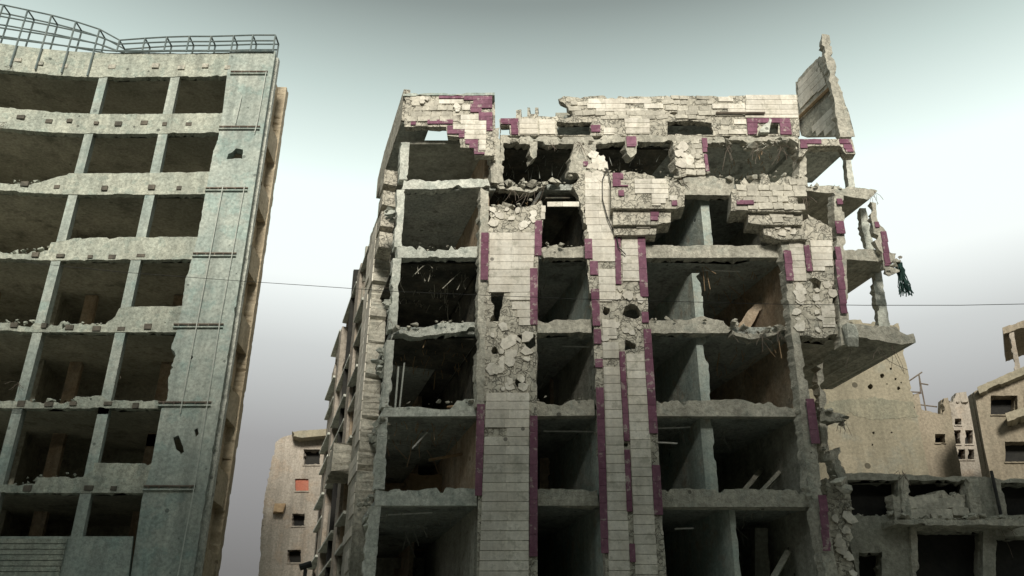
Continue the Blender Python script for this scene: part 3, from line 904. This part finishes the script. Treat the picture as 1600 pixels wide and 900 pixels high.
# fallen beams and boards lying across the burnt and collapsed rooms
for (a, b, d0, d1, r, mt) in (((640, 610), (740, 596), 2.5, 3.5, .07, 'wood'), ((690, 596), (725, 606), 3, 2, .05, 'wood'), ((618, 560), (612, 634), .9, .9, .035, 'pipe'), ((627, 552), (618, 634), 1.0, 1.0, .03, 'pipe'),
                              ((640, 625), (742, 618), 3, 4, .06, 'wood'), ((1168, 286), (1204, 236), .8, 2.2, .13, 'conc'), ((1120, 282), (1160, 246), 1.5, 3, .1, 'wood'), ((1190, 510), (1236, 502), 1.2, 1.4, .06, 'wood'),
                              ((630, 496), (740, 478), 3, 2, .05, 'wood'), ((960, 270), (1020, 232), 2, 4, .08, 'slab'), ((1170, 760), (1220, 700), 1.5, 3, .12, 'conc'), ((1196, 762), (1240, 716), 1, 2, .1, 'conc'),
                              ((1215, 905), (1250, 850), 1, 1.6, .15, 'conc'), ((660, 690), (716, 680), 2.5, 2.5, .06, 'wood')):
    tube('fallen_beam', [WPt(*a, -d0), WPt(*b, -d1)], r, M[mt], ruin, 4)
# hanging lump, hanging cladding fragment and rag at the right corner
vs, fs = chunk_data(.42, 26, 1.0)
vs = [Vector((v.x * .75 + v.z * -.25, v.y * .75, v.z * 1.5)) + WPt(1322, 533, .55) for v in vs]
obj('hanging_lump', mesh_from('hanging_lump', vs, fs), M['white'], ruin)
hf = panel('hanging_cladding', PP, [(1360, 315, .04), (1369, 317, .04), (1372, 348, .05), (1385, 362, .03), (1392, 416, .03), (1381, 420, .04), (1377, 398, .04), (1366, 376, .05), (1362, 345, .05)], .3, M['conc'], ruin, rag=.04, step=.18)
tiles(PP, [[(1376, 363), (1385, 362), (1391, 414), (1382, 416)], [(1366, 347), (1373, 347), (1374, 356), (1367, 356)]], hf, .02, purple=True, tall=.5)
rubble('rubble', PP, [(1384, 430), (1405, 408)], 10, (.1, .22), M['conc'], ruin, (-.1, .2))
V, Fc = [], []
for k in range(44):
    k *= 16 / 44
    x = 1394 + k * .6
    a = WPt(x, 418 + R.uniform(-2, 2), .4)
    b = WPt(x + 5 + R.uniform(-2, 3), 440, .4 + R.uniform(-.1, .1))
    c = WPt(1400 + k * 1.3 + R.uniform(-2, 2), 466 + R.uniform(-8, 4), .4 + R.uniform(-.15, .15))
    v, f = tube_data([a, a.lerp(b, .5) + Vector((R.gauss(0, .04), R.gauss(0, .05), 0)), b, b.lerp(c, .6) + Vector((R.gauss(0, .05), R.gauss(0, .05), 0)), c], R.uniform(.012, .026), 4)
    q = len(V)
    V += v
    Fc += [tuple(q + i for i in g) for g in f]
rag_o = obj('hanging_rag', mesh_from('hanging_rag', V, Fc), M['cloth'])
tag(rag_o, 'tattered dark teal rag hanging from the broken right corner of the tiled block', 'rag')

# collapsed bits below the right corner
for poly, off in [([(1285, 560), (1296, 555), (1306, 700), (1296, 710)], -.8), ([(1280, 640), (1320, 650), (1318, 660), (1280, 660)], .1), ([(1300, 700), (1316, 695), (1330, 760), (1320, 770)], -.3)]:
    panel('broken_post', MP, poly, .4, M['conc'], ruin, rag=.06, off=off)
panel('side_infill_wall', MP, [(1292, 745, .06), (1330, 770, .08), (1338, 900, .03), (1372, 1239, 0), (1340, 1239, 0), (1300, 900, 0)], .3, M['bed'], ruin, rag=.05, off=-.1)
shards(MP, [(1302, 790), (1330, 790), (1338, 900), (1310, 900)], ruin, -.06, 12, (.3, .6))

# lower storeys below the picture: shop front piers and fascia
panel('shop_fascia', MP, [(545, 1060, 0), (1330, 1060, 0), (1338, 1110, 0), (540, 1110, 0)], .5, M['conc'], ruin, rag=0, off=-.05)

# left flank of the block ------------------------------------------------------------
XC = -5.45
SM = Plane(XC, MD, T, -1.0)            # u runs towards the street, so depth = -u
ztop = zf(262)
zz = [0, zf(1085), zf(915), zf(780), zf(642), zf(514), zf(395), ztop]
fp = panel('flank_pier', SM, [(-3.7, 0, 0), (-3.7, zz[3] + .4, .08), (-3.7, ztop - .2, .06), (-6.3, ztop, .05), (-6.3, 0, 0)], .7, M['conc'], ruin, rag=.04, off=.12, world_uv=True)
z = zz[2]
while z < ztop - .5:
    for a in (-3.8, -5.05):
        if R.random() > (.06 if z > zz[4] + 1 else .3):
            put('cladding_tile', TILE, SM, a - .61, z, .14, 1.2, .40, .05, fp)
    z += .43
holes = []
for i in range(1, 7):
    h = zz[i + 1] - zz[i]
    for s0, s1 in ((6.8, 9.2), (10.9, 13.0), (13.8, 16.0), (17.6, 20.6)):
        holes.append([(-s0, zz[i] + .95, .03), (-s0, zz[i] + h - .45, .03), (-s1, zz[i] + h - .45, .03), (-s1, zz[i] + .95, .03)])
panel('flank_wall', SM, [(-6.3, 0, 0), (-6.3, ztop - .3, .05), (-9.4, ztop - .1, .1), (-22, ztop - 1.4, 0), (-22, 0, 0)], .35, M['pink'], ruin, holes=holes, rag=.03, step=.4, world_uv=True, off=-.1)
panel('flank_pier', SM, [(-9.4, 0, 0), (-9.4, ztop + .1, .05), (-10.7, ztop, .05), (-10.7, 0, 0)], .4, M['pink'], ruin, rag=.03, off=.1, world_uv=True)
panel('flank_pier', SM, [(-16.2, 0, 0), (-16.2, ztop - .6, .05), (-17.3, ztop - .6, .05), (-17.3, 0, 0)], .4, M['pink'], ruin, rag=.03, off=.1, world_uv=True)
panel('flank_lining', SM, [(-6.5, 0, 0), (-6.5, ztop - 1, 0), (-21.8, ztop - 2, 0), (-21.8, 0, 0)], .2, M['orange'], ruin, rag=0, off=-2.7, world_uv=True)
for i in range(1, 8):
    panel('flank_slab', SM, [(-3.0, zz[i] - .3, 0), (-3.0, zz[i] - .02, 0), (-21.8, zz[i] - .02, 0), (-21.8, zz[i] - .3, 0)], 2.2, M['slab'], ruin, rag=0, off=-.5, world_uv=True)
# projecting sills and lintels along the flank windows
for i in range(1, 7):
    h = zz[i + 1] - zz[i]
    for s0, s1 in ((6.5, 9.35), (10.75, 16.15), (17.4, 21.6)):
        for zq, wd in ((zz[i] + .83, .32), (zz[i] + h - .42, .22)):
            if R.random() < .85:
                panel('window_ledge', SM, [(-s0, zq, .01), (-s0, zq + .12, .01), (-s1, zq + .12, .01), (-s1, zq, .01)], wd + .1, M['white'], ruin, rag=.015, off=wd - .1, world_uv=True)
bz = zz[4] - .6
panel('broken_balcony', SM, [(-6.9, bz, .05), (-6.9, bz + 1.3, .08), (-9.2, bz + 1.2, .08), (-9.2, bz, .05)], .9, M['conc'], ruin, rag=.05, off=.85, world_uv=True)
# parapet running back along the flank, with its soffit beams
panel('flank_parapet', SM, [(.5, zf(198), .03), (.5, zf(150), .02), (-4.4, zf(150), .05), (-6.2, zf(165), .06), (-6.2, zf(198), .04)], .3, M['bed'], ruin, rag=.03, off=.0, world_uv=True)
panel('soffit_slab', SM, [(.4, zf(200), 0), (.4, zf(197), 0), (-6, zf(197), 0), (-6, zf(200), 0)], 1.2, M['slab'], ruin, rag=0, off=-.05, world_uv=True)
for zc, s in ((zf(246), 2.2), (zf(280), 2.2), (zf(314), 2.2), (zf(348), 2.2)):
    panel('bracket', SM, [(-s, zc, 0), (-s, zc + .75, 0), (-s - 1.2, zc + .75, 0), (-s - 1.2, zc, 0)], .6, M['bed'], ruin, rag=.02, off=.2, world_uv=True)
for i in (3, 4, 5):
    rubble('rubble', SM, [(598, 0), (598, 0)], 1, (.05, .06), M['conc'], ruin) if False else None
for (x, y) in ((594, 545), (588, 570), (590, 665), (584, 680), (578, 800), (570, 815), (600, 470), (603, 330)):
    V, Fc = [], []
    for _ in range(7):
        v, f = chunk_data(R.uniform(.12, .3), 10)
        p = WPt(x + 4 + R.uniform(-5, 5), y + R.uniform(-9, 9), R.uniform(-1.0, -.1))
        b = len(V)
        V += [a + p for a in v]
        Fc += [tuple(b + j for j in g) for g in f]
    o = obj('rubble', mesh_from('rubble', V, Fc), M['white'], ruin)
    o['kind'] = 'stuff'

# ================================================================== left block
def bulge(x):
    return -.8 * ((-19.4 - x) / 5.9) ** 2 if x < -19.4 else 0.0


LD = 34.2
LP = Plane(0, LD, 1, 0, skew=.24, warp=bulge)


def lband(poly):
    """photo x and the height that y marks on the straight part of the front -> place on the curved front"""
    r = []
    for p in poly:
        z = LP.uv(300, p[1])[1]
        Y = LD
        for _ in range(8):
            x = (p[0] - CX) / F * (Y * CT + (z - EYE) * ST)
            Y = LD + bulge(x)
        r.append((x, z) + tuple(p[2:]))
    return r


lz = lambda y: LP.uv(300, y)[1]
left = thing('curved_concrete_block', (-18, LD, 0), 'stripped grey-green concrete block with curved bands, empty bays and a roof railing', 'building')
XR = LP.uv(431, 80)[0]
XL = -29.0
BAND = [
    [(-90, 83, .0), (186, 83, .02), (300, 83, .02), (359, 82, 0), (357, 119, .03), (210, 121, .03), (160, 121, .03), (0, 122, .05), (-90, 121, 0)],
    [(-90, 177, .02), (75, 177, .02), (150, 178, .02), (255, 178, .02), (348, 176, 0), (342, 207, .02), (246, 209, .02), (111, 209, .02), (0, 209, .04), (-90, 208, 0)],
    [(-90, 290, .05), (0, 292, .06), (36, 292, .06), (63, 287, .05), (90, 277, .04), (108, 271, .02), (234, 270, .02), (328, 268, 0), (321, 303, .02), (225, 304, .02), (90, 304, .02), (0, 303, .03), (-90, 303, 0)],
    [(-90, 394, .06), (0, 396, .06), (75, 392, .07), (80, 379, .06), (120, 372, .03), (216, 370, .02), (309, 370, 0), (300, 405, .02), (90, 407, .02), (0, 407, .03), (-90, 407, 0)],
    [(-90, 504, .05), (0, 505, .06), (80, 506, .07), (165, 507, .06), (180, 494, .06), (186, 482, .04), (204, 479, .02), (285, 478, 0), (276, 519, .02), (60, 519, .02), (0, 518, .03), (-90, 518, 0)],
    [(-90, 627, .04), (0, 627, .06), (114, 628, .06), (118, 619, .04), (159, 618, .05), (168, 625, .06), (252, 627, 0), (248, 638, .02), (0, 638, .02), (-90, 638, 0)],
    [(-90, 758, .04), (0, 757, .05), (55, 756, .03), (57, 745, .02), (129, 745, .04), (146, 734, .06), (147, 723, .02), (205, 724, .06), (237, 724, 0), (226, 770, .02), (0, 770, .02), (-90, 770, 0)],
    [(-90, 838, .0), (0, 838, .0), (208, 838, 0), (200, 905, 0), (0, 905, 0), (-90, 905, 0)],
    [(-90, 985, .0), (0, 985, .0), (180, 985, .0), (170, 1020, 0), (0, 1020, 0), (-90, 1020, 0)],
]
botY = [118, 206, 302, 404, 516, 636, 768, 903, 1019]
topY = [82, 176, 270, 370, 490, 626, 735, 838, 985]
for i, poly in enumerate(BAND):
    panel('spandrel_band' if i else 'cornice', LP, lband(poly), .3, M['leftband'] if i not in (7, 8) else M['left'], left, rag=.03, step=.19, world_uv=True)
    zb = lz(botY[i])
    panel('floor_slab', LP, [(XL, zb + .04), (XR - .6, zb + .04), (XR - .6, zb + .26), (XL, zb + .26)], 8.0, M['leftin'], left, rag=0, step=.19, off=-.32, world_uv=True)
# roof slab edge beyond the cornice is the first slab; columns storey by storey
colx = [(-27.6, -27.0)]
for (pa_, pb_) in (((105, 310), (119, 310)), ((225, 310), (240, 310))):
    colx.append((LP.uv(*pa_)[0], LP.uv(*pb_)[0]))
for j, (x0, x1) in enumerate(colx):
    for i in range(len(BAND)):
        z1 = lz(botY[i]) + .05
        z0 = (lz(topY[i + 1]) - (.55 if i in (1, 2, 3, 4, 5) else .1)) if i + 1 < len(BAND) else 0.0
        if i == 7:
            z0 = lz(985)
        panel('column', LP, [(x0, z0, .0), (x0, z1, 0), (x1, z1, .0), (x1, z0, 0)], .55, M['left'], left, rag=.025, step=.25, off=-.03, world_uv=True)
# inner brownish posts deeper in the rooms
for i in range(3, 8):
    z1, z0 = lz(botY[i]), lz(topY[i + 1]) - .8 if i < 8 else 0
    for c in (-24.6, -20.3, -16.2):
        panel('inner_post', LP, [(c, z0, 0), (c, z1 - .0, 0), (c + .55, z1, 0), (c + .55, z0, 0)], .4, M['orange'], left, rag=0, off=-3.6, world_uv=True)
# corner pier with shell holes
lpier = panel('corner_pier', LP, [(359, 82, 0), (431, 80, 0), (370, 470, .02), (308, 860, 0), (249, 1239, 0), (141, 1239, 0), (204, 905, 0), (222, 780, .0), (237, 724, 0), (252, 640, .04), (262, 622, .05), (263, 590, .06), (275, 556, .06), (268, 545, .05), (276, 519, 0),
                                  (285, 478, .03), (290, 436, .03), (300, 405, 0), (309, 370, .02), (321, 303, 0), (328, 268, .03), (333, 240, .04), (342, 207, 0), (348, 176, .0)], .45, M['left'], left,
              holes=[[(354, 249, .02), (357, 241, .03), (369, 232, .02), (380, 234, .02), (379, 249, .02)], [(271, 684, .03), (279, 680, .02), (284, 692, .03), (288, 706, .02), (282, 711, .02), (275, 702, .03)],
                     [(304, 672, .01), (309, 669, .01), (311, 678, .01), (306, 683, .01)], blob(299, 558, 3, 4)], rag=.02, off=.02)
# steel ledges on the pier
for (a, b, y) in ((361, 419, 115), (343, 407, 201), (322, 388, 297), (302, 370, 399), (272, 350, 510), (248, 331, 632), (225, 306, 763)):
    u0, z = LP.uv(a, y)
    u1 = LP.uv(b, y)[0]
    panel('steel_ledge', LP, [(u0, z - .09), (u0, z - .04), (u1, z - .04), (u1, z - .09)], .12, M['left'], left, rag=0, off=.12, world_uv=True)
    panel('steel_ledge', LP, [(u0, z + .05), (u0, z + .1), (u1, z + .1), (u1, z + .05)], .1, M['rust'], left, rag=0, off=.1, world_uv=True)
    for k in range(5):
        uu = u0 + (u1 - u0) * (k + .5) / 5
        tube('ledge_bolt', [LP.pt(uu, z - .04, .08), LP.pt(uu, z + .05, .08)], .03, M['rust'], left, 5)
# thin pipes running down the pier
for a in ([(350, 292), (283, 648)], [(384, 290), (346, 500), (306, 760), (279, 905), (240, 1130)], [(417, 115), (404, 190), (399, 210)], [(379, 152), (369, 196)]):
    tube('thin_pipe', [LP.pt(*LP.uv(*p), .14) for p in a], .022, M['pipe'], left, 5)
# joist ends along the bands
JB = unit_box('joist_end_mesh')
JB.materials.append(M['pocket'])
JB2 = unit_box('joist_end_mesh')
JB2.materials.append(M['conc'])
for y, xs, dark in ((105, (25, 60, 100, 140, 176, 215, 248, 286, 322, 356), 0), (193, (30, 72, 113, 150, 190, 228, 262, 300), 1), (294, (40, 84, 125, 165, 205, 240, 280), 1), (401, (54, 97, 140, 178, 216, 258), 1),
                    (512, (20, 66, 110, 155, 192, 235), 1), (632, (30, 75, 120, 165, 210), 1), (762, (48, 92, 138, 182), 1)):
    for x in xs:
        yy = y - (max(0, 186 - x) / 186) ** 2 * 14 * max(0, 1 - (y - 100) / 500)
        u, z = LP.uv(x, yy)
        if R.random() < .88:
            put('joist_end', JB if dark else JB2, LP, u + R.uniform(-.15, .15), z + R.uniform(-.06, .06), -.03 + R.uniform(-.02, .05), R.uniform(.2, .36), R.uniform(.14, .26), .14, left)
# back wall of the open floors
for i in range(8):
    panel('back_wall', LP, [(XL, lz(botY[i + 1]) + .27), (XR - 1.9, lz(botY[i + 1]) + .27), (XR - 1.9, lz(botY[i]) + .03), (XL, lz(botY[i]) + .03)], .2, M['leftin'], left, rag=0, off=-6.5, step=.19, world_uv=True)
for c in (-27.5, -21.5):
    for i in range(8):
        panel('cross_wall', LP, [(c, lz(botY[i + 1]) + .27), (c + .2, lz(botY[i + 1]) + .27), (c + .2, lz(botY[i]) + .03), (c, lz(botY[i]) + .03)], 3.0, M['leftin'], left, rag=0, off=-3.4, world_uv=True)
for line, n in (([(0, 286), (60, 284)], 12), ([(0, 394), (80, 388)], 16), ([(0, 502), (80, 504), (175, 506)], 26), ([(0, 627), (110, 627), (170, 624)], 28), ([(0, 756), (140, 738)], 14)):
    rubble('rubble', LP, line, n, (.05, .15), M['leftband'], left, (-.35, .05))
strands('bent_rebar', LP, [(180, 600), (185, 590), (30, 600), (12, 196), (20, 108)], 18, .6, M['rust'], left)
# right flank: tan wall, spandrel blocks, end fin
SL = Plane(XR, LD, -.02, 1.0)
zt = lz(80)
panel('flank_wall', SL, [(.45, 0), (.45, zt - .3), (2.9, zt - .3), (2.9, 0)], .3, M['cream'], left, rag=0, off=-.4, world_uv=True)
panel('sunlit_corner_strip', SL, [(.47, 0), (.47, zt), (.75, zt), (.75, 0)], .3, M['white'], left, rag=.02, off=.03, world_uv=True)  # whiter than the pier: sunlight on the corner edge put into the colour
for i in range(1, 9):
    zb = lz(botY[i])
    panel('flank_spandrel', SL, [(1.0, zb - .1), (1.0, zb + 1.25), (2.35, zb + 1.25), (2.35, zb - .1)], .36, M['cream'], left, rag=.03, off=-.03, world_uv=True)
panel('flank_fin', SL, [(2.45, 0), (2.45, zt - .2), (2.9, zt - .2), (2.9, 0)], .5, M['cream'], left, rag=.03, off=.02, world_uv=True)
# roof railing
rail = bpy.data.objects.new('roof_railing', None)
rail.location = left.location
link(rail, left)


def rp(px, py, off):
    u, z = LP.uv(px, py)
    return LP.pt(u, z, off)


tops = [(-120, -10), (-60, 0), (7, 10), (45, 18), (82, 26), (120, 36), (157, 48), (188, 65), (228, 62), (262, 60), (297, 59), (331, 59), (366, 58), (396, 57), (431, 57)]
for off in (.1, -.55):
    for fr in ((0, .33, .66, 1.0) if True else ()):
        pts = []
        for (x, y) in tops:
            yb = 64 + (x / 186) * 20 if x < 186 else 83
            u, zt_ = LP.uv(x, y)
            zb_ = LP.uv(x, yb)[1]
            if x >= 188 and fr == .33:
                zz_ = zb_ + (zt_ - zb_) * .08
            else:
                zz_ = zb_ + (zt_ - zb_) * max(.04, fr)
            pts.append(LP.pt(u, zz_, off))
        tube('rail', pts, .04, M['steel'], rail, 5)
    for (x, y) in tops:
        u, zt_ = LP.uv(x, y)
        yb = 64 + (x / 186) * 20 if x < 186 else 83
        low = LP.uv(x, yb + (40 if (x < 170 and off > 0) else 0))[1]
        tube('post', [LP.pt(u, low, off), LP.pt(u, zt_, off)], .045, M['steel'], rail, 5)
for (x, y) in tops:
    u, zt_ = LP.uv(x, y)
    tube('cross_bar', [LP.pt(u, zt_, .1), LP.pt(u, zt_, -.55)], .04, M['steel'], rail, 5)

# ================================================================== neighbours
def block(name, label, cat, pl, outer, windows, depth, mat, group=None, rag=.05, pane='dark', frames=True, extra=()):
    uv0 = pl.uv(*outer[0][:2])
    t = thing(name, (pl.pt(uv0[0], 0)), label, cat, group)
    w = panel('wall', pl, outer, .3, mat, t, ext=-pl.N * .3, holes=[[(a, b, .02), (c, b, .02), (c, d, .02), (a, d, .02)] for a, b, c, d in windows] + list(extra), rag=rag)
    e = pl.back(depth)
    body = panel('body', pl, [p[:2] for p in outer], depth, mat, t, rag=0, off=-.75)
    panel('infill', pl, [p[:2] for p in outer], .42, mat, t, ext=-pl.N * .42, holes=[[(a, b), (c, b), (c, d), (a, d)] for a, b, c, d in windows], rag=0, off=-.31)
    for a, b, c, d in windows:
        panel('window', pl, [(a - 1, b - 1), (c + 1, b - 1), (c + 1, d + 1), (a - 1, d + 1)], .05, M[pane], t, rag=0, off=-.68)
        if frames:
            panel('sill', pl, [(a - 1, d), (c + 1, d), (c + 1, d + 2), (a - 1, d + 2)], .2, mat, t, rag=.01, off=.08)
    return t


G1 = 1239 + 60
# tall blank wall behind the balcony
BP = Plane(0, 43.0, 1, 0, skew=.3)
holes_ = [blob(x, y, r, r, 8) for (x, y, r) in ((1378, 587, 3.6), (1360, 604, 4), (1392, 576, 2.2), (1399, 592, 2), (1404, 607, 3), (1365, 676, 2.2), (1350, 565, 1.5), (1363, 695, 1.8), (1393, 676, 1.5), (1386, 600, 1.3), (1408, 598, 1.4))]
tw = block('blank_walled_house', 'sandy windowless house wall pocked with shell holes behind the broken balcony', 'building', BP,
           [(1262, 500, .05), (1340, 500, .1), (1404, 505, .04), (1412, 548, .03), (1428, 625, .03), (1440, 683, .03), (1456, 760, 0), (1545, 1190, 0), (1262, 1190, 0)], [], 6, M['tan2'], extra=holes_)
panel('render_band', BP, [(1288, 628, .06), (1360, 622, .05), (1426, 628, .05), (1434, 652, .06), (1360, 655, .06), (1288, 640, 0)], .02, M['oldrender'], tw, rag=.06, off=.015)

P2 = Plane(0, 50.0, 1, 0, skew=-.42)
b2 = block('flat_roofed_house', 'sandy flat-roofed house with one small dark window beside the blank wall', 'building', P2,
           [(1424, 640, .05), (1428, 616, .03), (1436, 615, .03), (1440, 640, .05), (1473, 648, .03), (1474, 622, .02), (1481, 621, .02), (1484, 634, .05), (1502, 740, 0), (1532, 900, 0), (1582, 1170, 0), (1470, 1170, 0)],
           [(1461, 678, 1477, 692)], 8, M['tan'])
P3 = Plane(0, 58.0, 1, 0, skew=-.42)
b3 = block('shot_up_house', 'pinkish house with small paired windows between the flat-roofed house and the balconied one', 'building', P3,
           [(1478, 632, .05), (1492, 622, .05), (1494, 614, .03), (1510, 612, .03), (1512, 622, .05), (1534, 626, .05), (1590, 900, 0), (1645, 1150, 0), (1540, 1150, 0)],
           [(1492, 654, 1502, 664), (1490, 672, 1501, 694), (1508, 672, 1520, 694), (1497, 702, 1508, 718), (1512, 702, 1522, 718)], 8, M['pink'])
rubble('rubble', P3, [(1480, 630), (1535, 626)], 20, (.1, .35), M['pink'], b3)
P4 = Plane(0, 45.0, 1, .0, skew=-.5)
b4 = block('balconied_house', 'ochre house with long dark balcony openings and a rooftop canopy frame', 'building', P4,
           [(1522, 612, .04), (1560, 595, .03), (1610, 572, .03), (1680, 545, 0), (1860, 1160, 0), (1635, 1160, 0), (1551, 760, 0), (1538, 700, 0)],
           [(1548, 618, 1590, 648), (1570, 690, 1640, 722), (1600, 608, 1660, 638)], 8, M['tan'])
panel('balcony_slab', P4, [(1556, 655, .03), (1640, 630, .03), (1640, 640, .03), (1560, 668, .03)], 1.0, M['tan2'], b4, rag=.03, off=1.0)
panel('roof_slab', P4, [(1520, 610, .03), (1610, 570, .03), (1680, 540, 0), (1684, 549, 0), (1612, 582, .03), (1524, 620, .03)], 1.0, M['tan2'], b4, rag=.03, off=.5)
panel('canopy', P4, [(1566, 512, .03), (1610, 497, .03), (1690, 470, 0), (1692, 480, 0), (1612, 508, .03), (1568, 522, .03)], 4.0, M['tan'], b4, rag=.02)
panel('canopy_post', P4, [(1577, 516), (1585, 514), (1597, 580), (1588, 584)], .4, M['pink'], b4, rag=.02, off=-.1)
panel('canopy_post', P4, [(1640, 490), (1650, 486), (1664, 556), (1654, 560)], .4, M['pink'], b4, rag=.02, off=-.1)

# rooftop aerial frame
at = thing('roof_aerial', P2.pt(*P2.uv(1452, 640), -1.0), 'bent thin metal aerial frame standing on the flat sandy roof', 'aerial')
ap = lambda x, y: P2.pt(*P2.uv(x, y), -1.0)
for l in ([(1446, 576), (1459, 641)], [(1426, 592), (1434, 640)], [(1419, 594), (1451, 572)], [(1424, 612), (1450, 605)], [(1446, 576), (1449, 605), (1424, 612)], [(1428, 603), (1449, 604)], [(1449, 590), (1461, 592)], [(1434, 622), (1475, 627)]):
    tube('rod', [ap(*p) for p in l], .045, M['rust'], at, 5)

# far house on the left, down the side street
P5 = Plane(0, 66.0, 1, 0, skew=.25)
b5 = block('far_pink_house', 'pale pinkish house down the side street with square windows and a brown awning', 'building', P5,
           [(432, 690, .1), (444, 682, .08), (462, 676, .04), (520, 672, 0), (520, 720, 0), (520, 1120, 0), (385, 1120, 0), (404, 900, .05), (410, 800, .08), (420, 740, .1)],
           [(474, 702, 500, 726), (461, 748, 482, 767), (456, 802, 476, 822), (449, 859, 470, 879)], 10, M['pink'])
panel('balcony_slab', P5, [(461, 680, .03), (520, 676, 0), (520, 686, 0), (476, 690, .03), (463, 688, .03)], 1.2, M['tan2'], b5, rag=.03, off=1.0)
panel('red_shutter', P5, [(461, 748), (482, 747), (482, 766), (461, 767)], .1, M['redpanel'], b5, rag=0, off=-.15)
panel('awning', P5, [(433, 790, 0), (450, 790, 0), (445, 803, .03), (431, 803, 0)], .7, M['wood'], b5, rag=.03, off=.7)

# low ruined terrace at lower right
P6 = Plane(0, 34.0, 1, 0, skew=.3)
b6 = block('low_ruined_terrace', 'low blackened terrace with smashed shop bays and a rubble parapet', 'building', P6,
           [(1302, 742, .08), (1345, 738, .04), (1400, 741, .04), (1500, 744, .03), (1640, 750, 0), (1760, 1225, 0), (1372, 1225, 0), (1340, 900, 0)],
           [(1324, 750, 1403, 806), (1417, 750, 1509, 815), (1564, 754, 1640, 806), (1342, 862, 1378, 925), (1428, 830, 1536, 925), (1556, 838, 1660, 925)], 7, M['plaster'], frames=False, rag=.06)
panel('bay_slab', P6, [(1386, 818, .04), (1590, 818, .05), (1592, 827, .05), (1386, 826, .03)], .9, M['conc'], b6, rag=.05, off=.7)
panel('rubble_parapet', P6, [(1417, 772, .05), (1440, 776, .08), (1462, 770, .06), (1475, 765, .08), (1509, 772, .06), (1512, 816, 0), (1418, 816, 0)], .25, M['bed'], b6, rag=.06, off=-.02)
for (x, y, s) in ((1430, 786, .8), (1446, 796, .7), (1436, 804, .7), (1462, 788, .8), (1470, 803, .8), (1490, 786, .7), (1500, 800, .6), (1452, 780, .6)):
    u, z = P6.uv(x, y)
    put('loose_panel', R.choice(STONE), P6, u, z, .03, s * 1.1, s * .6, .12, b6, R.uniform(-.15, .15))
for poly in ([(1404, 745), (1417, 745), (1423, 820), (1409, 820)], [(1508, 748), (1526, 748), (1536, 816), (1518, 816)], [(1550, 750), (1563, 750), (1574, 818), (1560, 818)], [(1393, 772), (1404, 776), (1412, 815), (1398, 815)], [(1420, 826), (1430, 826), (1438, 925), (1427, 925)]):
    panel('pillar', P6, poly, .4, M['conc'], b6, rag=.04, off=.1)
tube('drain_pipe', [P6.pt(*P6.uv(1545, 738), .2), P6.pt(*P6.uv(1560, 806), .2)], .06, M['wire'], b6, 6)
rubble('rubble', P6, [(1386, 816), (1590, 816)], 60, (.08, .22), M['conc'], b6, (.0, .6))
rubble('rubble', P6, [(1325, 808), (1403, 808)], 30, (.08, .25), M['conc'], b6, (-.5, .1))
strands('bent_rebar', P6, [(1403, 740), (1410, 738), (1575, 820), (1560, 822)], 12, .8, M['rust'], b6)

# overhead cable strung between the blocks
wpts = []
prof = [(40, 410), (200, 426), (360, 438), (480, 446), (610, 455), (750, 461), (900, 467), (1050, 471), (1200, 475), (1350, 477), (1500, 477), (1600, 475), (1720, 470), (1850, 463)]
for i, (x, y) in enumerate(prof):
    Y = 34.0 - 8.5 * (i / (len(prof) - 1)) ** .8
    d = ray(x, y)
    wpts.append(EYEV + d * (Y / d.y))
cab = tube('overhead_cable', wpts, .011, M['wire'], None, 5)
tag(cab, 'thin black cable strung across the street from the curved block', 'cable')
endp = wpts[-1]
up = thing('utility_pole', (endp.x + .2, endp.y, 0), 'tall weathered pole that carries the street cable', 'pole')
tube('pole', [(endp.x + .2, endp.y, 0), (endp.x + .2, endp.y, endp.z + .8)], .16, M['wood'], up, 10)
tube('crossarm', [(endp.x + .2, endp.y - .9, endp.z + .1), (endp.x + .2, endp.y + .9, endp.z + .1)], .07, M['wood'], up, 6)

# street lamp whose head just reaches the frame
LPp = Plane(0, 29.0)
u, z = LPp.uv(478, 884)
p = LPp.pt(u, z)
sl = thing('street_lamp', (p.x, p.y, 0.13), 'black street lamp head beside the tiled block flank', 'street lamp')
tube('pole', [(p.x, p.y, .12), (p.x, p.y, z - .1)], .06, M['wire'], sl, 8)
tube('lamp_head', [(p.x - .18, p.y, z - .05), (p.x + .16, p.y, z + .06)], .1, M['wire'], sl, 8)

# unseen tall block added behind the viewer, its height set to shade the lower floors
P7 = Plane(0, -9.0, -1, 0)
op = thing('unseen_shade_block', (0, -9, 0), 'unseen plain block added behind the viewer to shade the lower floors', 'building')
hs = []
for i in range(11):
    for k in range(-13, 13):
        hs.append([(k * 3.2 + .7, 1.2 + i * 3.3), (k * 3.2 + 2.3, 1.2 + i * 3.3), (k * 3.2 + 2.3, 2.8 + i * 3.3), (k * 3.2 + .7, 2.8 + i * 3.3)])
panel('wall', P7, [(-44, 0), (44, 0), (44, 38.0), (-44, 38.0)], .3, M['plaster'], op, holes=hs, rag=0, world_uv=True)
panel('body', P7, [(-44, 0), (44, 0), (44, 37.9), (-44, 37.9)], 9, M['dark'], op, rag=0, off=-.32, world_uv=True)

# roller shutter boards in the low bays of the curved block
for i in range(7):
    zs = lz(842) - i * .2
    panel('shutter_slat', LP, [(-27, zs - .17), (-27, zs), (LP.uv(104, 850)[0], zs), (LP.uv(104, 850)[0], zs - .17)], .05, M['leftband'], left, rag=0, off=.06, world_uv=True)
